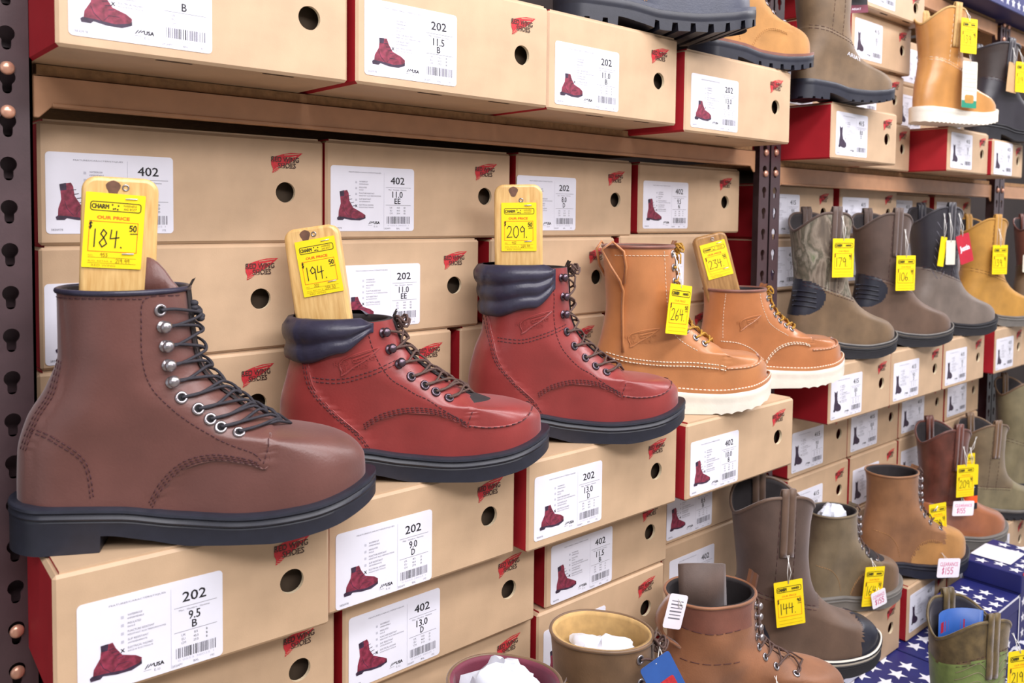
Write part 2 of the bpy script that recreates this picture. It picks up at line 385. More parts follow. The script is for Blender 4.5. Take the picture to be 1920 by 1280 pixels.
def label_common():
    g = G(); y = -.0005
    put(g, 'FEATURES/CARACTÉRISTIQUES', lx(.395), lz(.09), .0026, y, 1, wd=.058)
    for k, (a, b) in enumerate((('WATERPROOF', 'IMPERMÉABLE'), ('INSULATED', 'ISOLÉ'), ('PUNCTURE RESISTANT', 'RÉSISTANT AUX PERFORATIONS'), ('SLIP RESISTANT', 'ANTIDÉRAPANTE'), ('ELECTRICAL HAZARD', 'RISQUE ÉLECTRIQUE'))):
        v = .25+.09*k
        put(g, a, lx(.325), lz(v-.017), .0023, y, 1, wd=.00152*len(a), align='l'); put(g, b, lx(.325), lz(v+.019), .0023, y, 1, wd=.00152*len(b), align='l')
        if k < 4: g.flat([(lx(.28), lz(v-.02)), (lx(.30), lz(v-.02)), (lx(.30), lz(v+.012)), (lx(.28), lz(v+.012))], y, 2)
        else: put(g, 'X', lx(.29), lz(v), .0038, y, 0, bold=.0003)
    g.stroke([(lx(.622), lz(.08)), (lx(.622), lz(.975))], .0004, y, 2)
    g.stroke([(lx(.645), lz(.31)), (lx(.955), lz(.31))], .0005, y, 1); g.stroke([(lx(.645), lz(.59)), (lx(.955), lz(.59))], .0005, y, 1)
    put(g, 'Men · Hombre · Homme', lx(.79), lz(.345), .0022, y, 1, wd=.034)
    for k, a in enumerate(('UK', 'EU', 'CM')): put(g, a, lx(.71), lz(.63+.045*k), .0026, y, 1)
    rnd = random.Random(3); x = .655
    while x < .945:
        wdt = rnd.choice((.004, .006, .009)); mi = 0 if .73 < x < .8 else 1
        g.flat([(lx(x), lz(.77)), (lx(x+wdt), lz(.77)), (lx(x+wdt), lz(.885)), (lx(x), lz(.885))], y, mi); x += wdt+rnd.choice((.004, .006, .01))
    put(g, '0 0553 38025 1', lx(.8), lz(.912), .0022, y, 2, wd=.04)
    for u, a in ((.665, '202APY'), (.8, 'BAL'), (.92, '192')): put(g, a, lx(u), lz(.96), .0025, y, 1)
    put(g, 'USA', lx(.535), lz(.87), .0042, y, 0, bold=.0003)
    for k in range(3): g.stroke([(lx(.44+.02*k), lz(.89-.01*k)), (lx(.46+.02*k), lz(.85))], .001, y, 0)
    g.stroke([(lx(.43), lz(.91)), (lx(.48), lz(.91))], .0004, y, 1); put(g, 'É.-U.', lx(.525), lz(.925), .0033, y, 1)
    put(g, '3830978', lx(.08), lz(.95), .0027, y, 1)
    return g.mesh('label_print', [M['ink'], M['ink_grey'], M['ink_light']])
LABCOM = label_common()
def boot_pic(kind):
    g = G(); y = -.0006
    if kind == '202':
        up = [(.2, .62), (.23, .97), (.44, 1.0), (.5, .8), (.62, .55), (.88, .42), (1.0, .3), (.99, .12), (.7, .04), (.3, .1), (.06, .12), (.08, .34)]
        so = [(.0, .1), (.04, .15), (.3, .13), (.66, .07), (.95, .15), (1.0, .22), (1.0, .1), (.8, -.01), (.5, 0), (.25, .07), (.2, .0), (.02, 0)]
        pts, x0, z0, w, h, col = up, .075, .85, .052, .036, [(.22, .8), (.21, .99), (.36, 1.0), (.34, .8)]
    elif kind == '402':
        up = [(.13, .55), (.1, .95), (.35, 1.0), (.4, .9), (.43, .65), (.56, .42), (.86, .26), (1, .17), (.98, .06), (.7, .03), (.3, .08), (.05, .1), (.06, .3)]
        so = [(.0, .08), (.05, .12), (.3, .1), (.66, .05), (.95, .09), (1, .14), (1, .06), (.8, -.01), (.5, 0), (.25, .05), (.2, 0), (.02, 0)]
        pts, x0, z0, w, h, col = up, .07, .83, .05, .046, [(.11, .78), (.09, .95), (.24, .99), (.25, .8)]
    else:
        up = [(.16, .55), (.1, .98), (.3, .9), (.5, .98), (.47, .6), (.58, .4), (.86, .28), (1, .2), (.98, .08), (.7, .04), (.3, .09), (.06, .1), (.08, .32)]
        so = [(.0, .08), (.05, .12), (.3, .1), (.66, .06), (.95, .1), (1, .16), (1, .07), (.8, -.01), (.5, 0), (.25, .05), (.2, 0), (.02, 0)]
        pts, x0, z0, w, h, col = up, .08, .82, .036, .05, [(.12, .8), (.1, .98), (.2, .94), (.2, .8)]
    f = lambda P: [(lx(x0)+x*w, lz(z0)+z*h) for x, z in P]
    g.flat(f(pts), y, 0); g.flat(f(so), y-.0001, 1); g.flat(f(col), y-.0001, 1)
    for k in range(4): g.stroke(f([(.36+.06*k, .8-.11*k), (.46+.06*k, .82-.11*k)]), .0007, y-.0002, 1)
    g.stroke(f([(.2, .5), (.26, .3), (.4, .12)]), .0005, y-.0002, 1); g.stroke(f([(.45, .14), (.55, .3), (.75, .3)]), .0005, y-.0002, 1)
    return g.mesh('printed_boot', [M['pic_maroon'] if kind != '415' else M['pic_dark'], M['pic_dark']])
PICS = {k: boot_pic(k) for k in ('202', '402', '415')}
def lab_sheet():
    g = G(); g.prism(rrect(-LW/2, LW/2, -LH/2, LH/2, .005), -.0003, .0002); return g.mesh('label', [M['label']])
LABSHEET = lab_sheet()
_num = {}
def num_mesh(model, size, wdt):
    k = (model, size, wdt)
    if k not in _num:
        g = G(); y = -.0005
        if model: put(g, model, lx(.79), lz(.2), .0112, y, wd=.026, bold=.00025)
        if size: put(g, size, lx(.79), lz(.42), .0098, y, wd=.0064*len(size.replace('.', '')), bold=.0002)
        if wdt: put(g, wdt, lx(.79), lz(.525), .0085, y, wd=.0055*len(wdt), bold=.0002)
        if size:
            v = float(size)
            for r, a in enumerate(('%.1f' % (v-1), '%.1f' % (v+33), '%.1f' % (v+18))):
                put(g, a, lx(.8), lz(.63+.045*r), .0024, y); put(g, wdt or 'D', lx(.88), lz(.63+.045*r), .0024, y)
        _num[k] = g.mesh('label_numbers', [M['ink']])
    return _num[k]
_bm = {}
def box_meshes(w, d, h):
    k = (round(w, 3), round(d, 3), round(h, 3))
    if k in _bm: return _bm[k]
    T = .0028; g = G(); a = w/2; hb = h-T; b = .0035
    hx, hz, r, n = -a+.84*w, .475*h, .0152, 28
    circ = [(hx+r*math.cos(2*PI*i/n), hz+r*.98*math.sin(2*PI*i/n)) for i in range(n)]
    # front face with the finger hole, split left and right of it
    rt = [circ[i % n] for i in range(-n//4, n//4+1)]; lf = [circ[i] for i in range(n//4, 3*n//4+1)]
    g.flat([(hx, b), (a-b, b), (a-b, hb-b), (hx, hb-b)]+rt[::-1], 0, 0)
    g.flat([(hx, hb-b), (-a+b, hb-b), (-a+b, b), (hx, b)]+lf[::-1], 0, 0)
    fr = [(-a+b, b), (a-b, b), (a-b, hb-b), (-a+b, hb-b)]; fo = [(-a, b), (a, b), (a, hb-b), (-a, hb-b)]
    V = lambda x, y, z: (x, y, z)
    # rounded front edges, then the shell
    g.add([V(-a+b, 0, b), V(a-b, 0, b), V(a-b, b*.8, 0), V(-a+b, b*.8, 0)], [(0, 3, 2, 1)], 0)
    g.add([V(-a+b, 0, hb-b), V(a-b, 0, hb-b), V(a-b, b*.8, hb), V(-a+b, b*.8, hb)], [(0, 1, 2, 3)], 0)
    g.add([V(-a+b, 0, b), V(-a+b, 0, hb-b), V(-a, b*.8, hb-b), V(-a, b*.8, b)], [(0, 1, 2, 3)], 0)
    g.add([V(a-b, 0, b), V(a-b, 0, hb-b), V(a, b*.8, hb-b), V(a, b*.8, b)], [(0, 3, 2, 1)], 0)
    for sx in (-1, 1):
        for z, zz in ((b, 0), (hb-b, hb)):
            g.add([V(sx*(a-b), 0, z), V(sx*(a-b), b*.8, zz), V(sx*a, b*.8, z)], [(0, 1, 2) if (sx > 0) == (zz == 0) else (0, 2, 1)], 0)
    g.add([V(-a+b, b*.8, 0), V(a-b, b*.8, 0), V(a-b, d, 0), V(-a+b, d, 0)], [(3, 2, 1, 0)], 0)
    g.add([V(-a+b, b*.8, hb), V(a-b, b*.8, hb), V(a-b, d, hb), V(-a+b, d, hb)], [(0, 1, 2, 3)], 0)
    for sx in (-1, 1):
        x = sx*a; xi = sx*(a-b)
        g.add([V(x, b*.8, b), V(x, b*.8, hb-b), V(x, d, hb-b), V(x, d, b)], [(0, 3, 2, 1) if sx > 0 else (0, 1, 2, 3)], 1)
        g.add([V(x, b*.8, b), V(x, d, b), V(xi, d, 0), V(xi, b*.8, 0)], [(0, 1, 2, 3)], 1)
        g.add([V(x, b*.8, hb-b), V(x, d, hb-b), V(xi, d, hb), V(xi, b*.8, hb)], [(0, 3, 2, 1)], 0)
    g.box(-a+b, a-b, d-.002, d, b, hb-b, 0)
    body = g.mesh('body', [M['kraft'], M['box_red']])
    f = G(); f.prism([(-a+.007, hb), (a-.007, hb), (a-.007, h), (-a+.007, h)], .004, d-.004, 0)
    f.add([V(-a+.0068, .0038, hb), V(-a+.0068, d-.004, hb), V(-a+.0068, d-.004, h), V(-a+.0068, .0038, h)], [(0, 1, 2, 3)], 1)
    flap = f.mesh('top_flap', [M['kraft'], M['box_red']])
    q = G(); m = len(circ)
    q.add([(x, -.0001, z) for x, z in circ]+[(x, .005, z) for x, z in circ], [(i, (i+1) % m, (i+1) % m+m, i+m) for i in range(m)], 0)
    q.add([(x, .02, z) for x, z in [(hx+(cx-hx)*2, hz+(cz-hz)*2) for cx, cz in circ]], [tuple(range(m))], 1)  # dark disc stands in for the shade inside the box
    hole = q.mesh('finger_hole', [M['kraft_pale'], M['inside']])
    s = G()
    for cx in (-a+.36*w, -a+.73*w):
        P = rrect(cx-.021, cx+.021, .006, .0115, .0026)
        s.add([(x, y, -.0003) for x, y in P], [tuple(range(len(P)))])  # flat dark plates, no opening: the slot's shade is painted on
    slot = s.mesh('lock_slots', [M['slit']])
    _bm[k] = (body, flap, hole, slot); return _bm[k]
def shoe_box(x0, x1, y, z0, z1, label, group, model='202', size=None, wd=None, d=.29, lab=(.017, .012), logo=True, rz=0, hide_lab=False):
    w, h = x1-x0, z1-z0
    t = thing('shoe_box', label, 'shoe box', ((x0+x1)/2, y, ZF+z0), rz, group)
    body, flap, hole, slot = box_meshes(w, d, h)
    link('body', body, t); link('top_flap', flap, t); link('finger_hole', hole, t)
    if slot: link('lock_slots', slot, t)
    a = w/2
    if not hide_lab:
        l = link('label', LABSHEET, t, (-a+lab[0]+LW/2, -.0003, lab[1]+LH/2))
        link('label_print', LABCOM, l); link('printed_boot', PICS[model if model in PICS else '415'], l)
        if model: link('label_numbers', num_mesh(model, size, wd), l)
    if logo:
        g = link('printed_logo', LOGO, t, (-a+.845*w, -.0005, .755*h)); link('logo_lettering', LOGOTXT, g)
    return t
KB = 'kraft shoe box '
top = 'kraft shoe boxes on the top shelf of the near bay'
shoe_box(.0245, .368, 0, -.001, .156, KB+'at the left end of the top shelf above the dark gap', top, '202', None, 'B', lab=(.012, .013))
shoe_box(.377, .722, -.006, -.001, .156, KB+'of size 11.5 B, second from the left on the top shelf', top, '202', '11.5', 'B', lab=(.012, .013))
shoe_box(.727, 1.056, 0, -.002, .156, KB+'of size 11.0 B, under the heel of the black lug-soled boot', top, '202', '11.0', 'B', lab=(.016, .01))
shoe_box(1.073, 1.437, -.006, -.012, .141, KB+'of size 13.0 B, last on the near top shelf', top, '202', '13.0', 'B', lab=(.017, .01))
S1 = 'kraft shoe boxes in the stack right under the near top shelf'; ys = .115
shoe_box(0.041, 0.423, .165, -0.214, -0.061, KB+'behind the paddle marked 184.50, topmost of the left stack', S1, '402', '11.0', 'D', lab=(.008, .014))
shoe_box(0.427, 0.796, .165, -0.21, -0.059, KB+'of size 11.0 EE model 402, between two wooden paddles', S1, '402', '11.0', 'EE', lab=(.008, .012))
shoe_box(0.811, 1.128, .165, -0.21, -0.057, KB+'of size 8.0 D, just right of the 209.50 paddle', S1, '202', '8.0', 'D', lab=(.0, .012))
shoe_box(1.149, 1.513, .165, -0.205, -0.057, KB+'of size 9.5 N, right under the beam beside the middle posts', S1, '402', '9.5', 'N', lab=(.014, .01))
S2 = 'kraft shoe boxes in the second layer behind the boots'
shoe_box(0.041, 0.377, .165, -0.367, -0.214, KB+'behind the collar of the brown boot, second layer', S2, '202', '9.0', 'D', lab=(.005, .006))
shoe_box(0.39, 0.725, .165, -0.363, -0.211, KB+'of size 11.0 EE model 202, behind the shorter red boot', S2, '202', '11.0', 'EE', lab=(.058, .012))
shoe_box(0.75, 1.078, .165, -0.363, -0.211, KB+'behind the taller red boot, second layer', S2, '202', '9.0', 'B', hide_lab=True)
shoe_box(1.093, 1.458, .165, -0.36, -0.207, KB+'behind the leaning 234.50 paddle, second layer', S2, '402', '9.5', 'D', lab=(.06, .012))
S3 = 'kraft shoe boxes in the third layer behind the boots'
shoe_box(0.037, 0.37, .165, -.5160, -0.3675, KB+'behind the laces of the brown boot, third layer', S3, '202', '10.0', 'D', hide_lab=True)
shoe_box(0.38, 0.667, .165, -.5160, -0.364, KB+'between the shorter and the taller red boot, third layer', S3, '202', '10.0', 'B', hide_lab=True)
shoe_box(0.686, 1.054, .165, -.5160, -0.364, KB+'behind the shaft of the taller red boot, third layer', S3, '202', '10.5', 'B', hide_lab=True)
shoe_box(1.061, 1.43, .165, -.5160, -0.36, KB+'behind the two tan moc-toe boots, third layer', S3, '402', '10.5', 'B', hide_lab=True)
shoe_box(1.462, 1.511, .165, -.5165, -.327, 'narrow kraft box stood on end left of the middle posts', None, None, hide_lab=True, logo=False)
P_ = 'kraft shoe boxes pulled forward under the brown, red and tan boots'
shoe_box(.006, .314, -.042, -.686, -.543, KB+'of size 9.5 B, pulled out under the big brown boot', P_, '202', '9.5', 'B', d=.156, lab=(.022, .004), rz=math.radians(-3))
shoe_box(.322, .642, -.030, -.686, -.543, KB+'of size 9.0 D, under the shorter red boot', P_, '202', '9.0', 'D', d=.4, lab=(.012, .003))
shoe_box(.654, 1.020, -.045, -.686, -.543, KB+'of size 13.0 D, under the taller red boot', P_, '202', '13.0', 'D', d=.4, lab=(.014, .014))
shoe_box(1.034, 1.398, -.055, -.686, -.543, KB+'of size 10.0, under the tall tan moc-toe boot', P_, '402', '10.0', 'B', d=.4, lab=(.012, .006))
Q_ = 'kraft shoe boxes in the layer under the pulled-forward boxes'
shoe_box(.032, .350, .0, -.828, -.6865, KB+'below the size 9.5 B box at the bottom left', Q_, '202', '12.0', 'B', hide_lab=True)
shoe_box(.363, .714, .0, -.824, -.6865, KB+'of size 13.0 D, below the size 9.0 D box', Q_, '402', '13.0', 'D', lab=(.008, .008))
shoe_box(.752, 1.073, .015, -.826, -.6865, KB+'of size 11.5, below the size 13.0 D box', Q_, '402', '11.5', 'B', lab=(.012, .004))
shoe_box(1.125, 1.428, .06, -.826, -.6865, KB+'of size 8.5, behind the dark brown pull-on boot', Q_, '402', '8.5', 'B', lab=(.003, .008))
R_ = 'kraft shoe boxes in the second layer under the pulled-forward boxes'
shoe_box(.032, .350, .01, -.970, -.829, KB+'at the bottom left edge of the photo, lowest layer', R_, '202', '12.0', 'B', hide_lab=True)
shoe_box(.40, .722, .015, -.970, -.825, KB+'behind the white-stuffed maroon shoe', R_, '402', '12.0', 'D', hide_lab=True)
shoe_box(.735, 1.066, .015, -.970, -.827, KB+'behind the olive shoe with the blue hang tag', R_, '402', '11.0', 'D', lab=(.014, .008))
shoe_box(1.12, 1.44, .06, -.970, -.827, KB+'behind the collar of the big crumpled brown boot', R_, '402', '12.0', 'D', lab=(.02, .008))
U_ = 'kraft shoe boxes in the lowest stacked layer of the near bay'
shoe_box(.05, .38, .01, -1.112, -.971, KB+'lowest layer at the far left, below the photo edge', U_, '402', '8.0', 'D', hide_lab=True)
shoe_box(.40, .722, .015, -1.112, -.971, KB+'lowest layer below the white-stuffed maroon shoe', U_, '402', '8.0', 'D', hide_lab=True)
shoe_box(.74, 1.055, .015, -1.112, -.971, KB+'lowest layer right of the blue hang tag', U_, '402', '8.5', 'D', hide_lab=True)
shoe_box(1.12, 1.44, .06, -1.112, -.971, KB+'lowest layer behind the big crumpled brown boot', U_, '402', '8.0', 'B', hide_lab=True)
L_ = 'kraft shoe boxes standing forward at the bottom'
for i, (a, b) in enumerate(((.02, .35), (.36, .70), (.71, 1.04), (1.05, 1.40))):
    shoe_box(a, b, -.17, -1.253, -1.113, KB+('far left at floor level, below the photo', 'under the white-stuffed maroon shoe', 'under the olive shoe with the blue hang tag', 'under the big crumpled brown boot')[i], L_, '402', '9.0', 'D', d=.46)
# second bay
RT = 'kraft shoe boxes on the top shelf of the second bay'
shoe_box(1.625, 1.955, 0, -.032, .098, KB+'under the dark brown pull-on with a stamped name', RT, '415', '8.0', 'D', lab=(.02, .01))
shoe_box(1.965, 2.262, .10, -.032, .098, KB+'set back between two pulled-out boxes on the far top shelf', RT, '415', '9.0', 'D', hide_lab=True)
shoe_box(2.275, 2.570, 0, -.032, .092, KB+'under the honey-coloured boot with the white sole', RT, '415', '9.5', 'D', lab=(.018, .01))
shoe_box(2.578, 2.836, -.01, -.032, .078, KB+'under the near-black boot at the far top right', RT, '415', '10.0', 'D', lab=(.012, .004))
RU = 'kraft shoe boxes stacked behind the stamped pull-on boot'
shoe_box(1.885, 2.222, .105, .0995, .234, KB+'second up in the stack behind the stamped pull-on boot', RU, '415', '9.0', 'D', lab=(.02, .012))
shoe_box(1.885, 2.225, .09, .235, .368, KB+'third up in the stack behind the stamped pull-on boot', RU, '415', '8.5', 'D', lab=(.012, .012))
shoe_box(1.880, 2.235, .06, .369, .4555, KB+'topmost in the stack behind the stamped pull-on boot', RU, '415', '8.0', 'D', lab=(.02, .012))
shoe_box(1.622, 1.878, .14, .0995, .238, KB+'left of the stack, right behind the stamped boot shaft', RU, '415', '7.5', 'D', lab=(.012, .012))
RV = 'kraft shoe boxes stacked behind the honey-coloured boot'
shoe_box(2.32, 2.62, .165, .093, .231, KB+'behind the lower shaft of the honey-coloured boot', RV, '415', '9.0', 'D', lab=(.005, .012))
shoe_box(2.32, 2.62, .165, .232, .367, KB+'behind the upper shaft of the honey-coloured boot', RV, '415', '9.0', 'D', lab=(.005, .012))
shoe_box(2.63, 2.90, .165, .079, .231, KB+'behind the near-black boot at the far top right, lower', RV, '415', '9.0', 'D', lab=(.005, .012))
shoe_box(2.63, 2.90, .165, .232, .375, KB+'behind the near-black boot at the far top right, upper', RV, '415', '9.0', 'D', lab=(.005, .012))
RS = 'kraft shoe boxes behind the row of pull-on boots'
ry = .165
X4 = ((1.617, 1.957), (1.992, 2.335), (2.346, 2.642), (2.658, 2.957))
nm = ('camouflage boot', 'brown pull-on with a black heel patch', 'black-shafted boot with the red hang tag', 'wheat-coloured pull-on')
for i, (a, b) in enumerate(X4):
    shoe_box(a, b, ry+(0, 0, .03, .02)[i], -.2195, (-.0846, -.0783, -.0887, -.0887)[i], KB+'directly above the '+nm[i], RS, '415', ('9.0', '10.0', '9.5', '8.5')[i], 'D', lab=(.012, .01))
    shoe_box(a, b, ry, -.352, -.2200, KB+'behind the shaft of the '+nm[i], RS, '415', '9.0', 'D', lab=(.012, .01))
    shoe_box(a, b, ry+.01, -.4840, -.3525, KB+'behind the foot of the '+nm[i], RS, '415', '9.0', 'D', hide_lab=True)
RP = 'kraft shoe boxes pulled forward under the pull-on boots'
shoe_box(1.650, 1.966, 0, -.654, -.512, KB+'under the camouflage boot, showing a broad red end', RP, '415', '8.0', 'D', d=.34, lab=(.008, .01))
shoe_box(1.970, 2.290, 0, -.654, -.510, KB+'under the brown pull-on with a black heel patch', RP, '415', '9.0', 'D', d=.34, lab=(.012, .01))
shoe_box(2.300, 2.600, 0, -.654, -.510, KB+'under the black-shafted boot with the red hang tag', RP, '415', '9.5', 'D', d=.34, lab=(.01, .01))
shoe_box(2.690, 2.94, 0, -.654, -.510, KB+'under the wheat-coloured pull-on, showing a red end', RP, '415', '10.0', 'D', d=.34, lab=(.008, .01))
RQ = 'kraft shoe boxes in the layer below the pull-on boots'
for i, (a, b) in enumerate(((1.652, 1.945), (1.95, 2.247), (2.255, 2.565), (2.58, 2.85))):
    shoe_box(a, b, .1, -.808, -.6545, KB+('below the box under the camouflage boot', 'below the box under the brown black-heeled pull-on', 'below the box under the black-shafted boot', 'below the red end near the olive boot')[i], RQ, '415', ('9.0', '10.0', '8.5', '9.0')[i], 'D', lab=(.012, .012))
RR = 'kraft shoe boxes two layers below the pull-on boots'
for i, (a, b) in enumerate(((1.655, 1.955), (1.968, 2.247), (2.26, 2.565), (2.58, 2.85))):
    shoe_box(a, b, .1, -.955, -.809, KB+('left of the plain brown lace-up, second layer down', 'behind the plain brown lace-up boot', 'behind the mahogany boot with the square toe', 'behind the far brown pull-on, second layer')[i], RR, '415', '9.0', 'D', lab=(.012, .006))
    shoe_box(a, b, .09, -1.113, -.956, KB+('behind the olive lace-up, third layer', 'behind the heel of the plain brown lace-up', 'behind the foot of the mahogany boot', 'behind the far brown pull-on, third layer')[i], RR, '415', '9.0', 'D', lab=(.012, .012))
RL = 'kraft shoe boxes standing forward under the lower row of boots'
shoe_box(1.612, 1.943, -.055, -1.264, -1.118, KB+'under the dark brown pull-on with rubber toe', RL, '415', '9.0', 'D', d=.4, lab=(.013, .004))
shoe_box(1.985, 2.230, -.055, -1.264, -1.118, KB+'under the plain brown lace-up beside the green boot', RL, '415', '9.0', 'D', d=.4, lab=(.012, .02))
shoe_box(2.242, 2.530, -.055, -1.264, -1.118, KB+'under the square-toed mahogany boot', RL, '415', '9.0', 'D', d=.4, lab=(.08, .012))
shoe_box(2.54, 2.86, -.055, -1.264, -1.118, KB+'under the far brown pull-on at the right edge', RL, '415', '9.0', 'D', d=.4, lab=(.02, .012))

# ------------------------------------------------------------------ star-printed boxes
def star(g, cx, cz, r, put3, mi, a0=90):
    P = [put3(cx+(r if i % 2 == 0 else r*.42)*math.cos(math.radians(a0+36*i)), cz+(r if i % 2 == 0 else r*.42)*math.sin(math.radians(a0+36*i))) for i in range(10)]
    g.add(P, [tuple(range(10))], mi)
def star_box(x0, x1, y, z0, z1, d, label, extra=None, n=(5, 3), r=.024):
    w, h = x1-x0, z1-z0; a = w/2
    t = thing('star_box', label, 'shoe box', (x0+a, y, ZF+z0), 0, 'navy shoe boxes printed with white stars')
    g = G(); g.box(-a, a, 0, d, 0, h*.72); bevel(g.build('body', M['navy'], t), .002, 1)
    g = G(); g.box(-a-.002, a+.002, -.002, d+.002, h*.72, h); bevel(g.build('lid', M['navy'], t), .002, 1)
    s = G(); st = r*2.3
    for i in range(int(w/st)):
        for j in range(int(d/st)): star(s, -a+st*(i+.5+(.3 if j % 2 else 0)), st*(j+.5), r, lambda x, q: (x, q, h+.0006), 0, 70)
        for j in range(max(1, int(h*.7/st))): star(s, -a+st*(i+.5), st*(j+.5), r*.8, lambda x, q: (x, -.0006, q), 0)
    for i in range(int(d/st)):
        star(s, st*(i+.5), h*.36, r*.8, lambda x, q: (-a-.0006, x, q), 0)
    tag(s.build('printed_stars', M['star'], t), 'white printed stars')
    return t
star_box(1.55, 1.93, -.19, -1.40, -1.2655, .29, 'navy star-printed box at floor level, left of the green boot')
star_box(1.94, 2.33, -.16, -1.40, -1.2655, .48, 'navy star-printed box behind the green boot shaft')
star_box(2.34, 2.84, -.10, -1.40, -1.2655, .42, 'navy star-printed box at the far lower right')
star_box(1.55, 2.1, -.62, -1.6, -1.4015, .70, 'navy star-printed box the green boot stands on')
star_box(2.11, 2.84, -.30, -1.6, -1.4015, .6, 'lowest navy star-printed box at the right edge')
b = star_box(2.03, 2.195, -.245, -1.264, -1.135, .14, 'small navy star-printed box with white edging right of the green boot', r=.018)
g = G(); h_ = .129
for q in (rrect(-.0845, .0845, .0, h_, .001),):
    g.stroke(q+[q[0]], .006, -.0026)
tag(g.build('white_edging', M['label'], b), 'white printed border')
b = star_box(2.21, 2.42, -.245, -1.264, -1.085, .14, 'tall navy star-printed box with a white label at the lower right', r=.018)
g = G(); g.prism(rrect(-.06, .05, -.05, .05, .003), 0, .0005); lo = g.build('label', M['label'], b); lo.location = (0, .09, .181); lo.rotation_euler = (PI/2, 0, 0)
lp = G(); [lp.stroke([(-.05, .035-.014*k), (.035-.01*(k % 3), .035-.014*k)], .003, -.0004) for k in range(6)]; lp.build('label_print', M['ink_grey'], lo)
g = G(); g.stroke([(-.1, .18), (.1, .18)], .008, -.0032); g.build('red_stripe', M['card_red'], b)
bt = star_box(2.50, 3.40, .05, .519, .70, .3, 'big navy star-printed box on the high shelf at the top right corner', r=.022)
g = G(); g.prism(rrect(-.26, -.18, .02, .12, .003), 0, .0006); g.build('label', M['label'], bt, loc=(0, -.0032, 0))

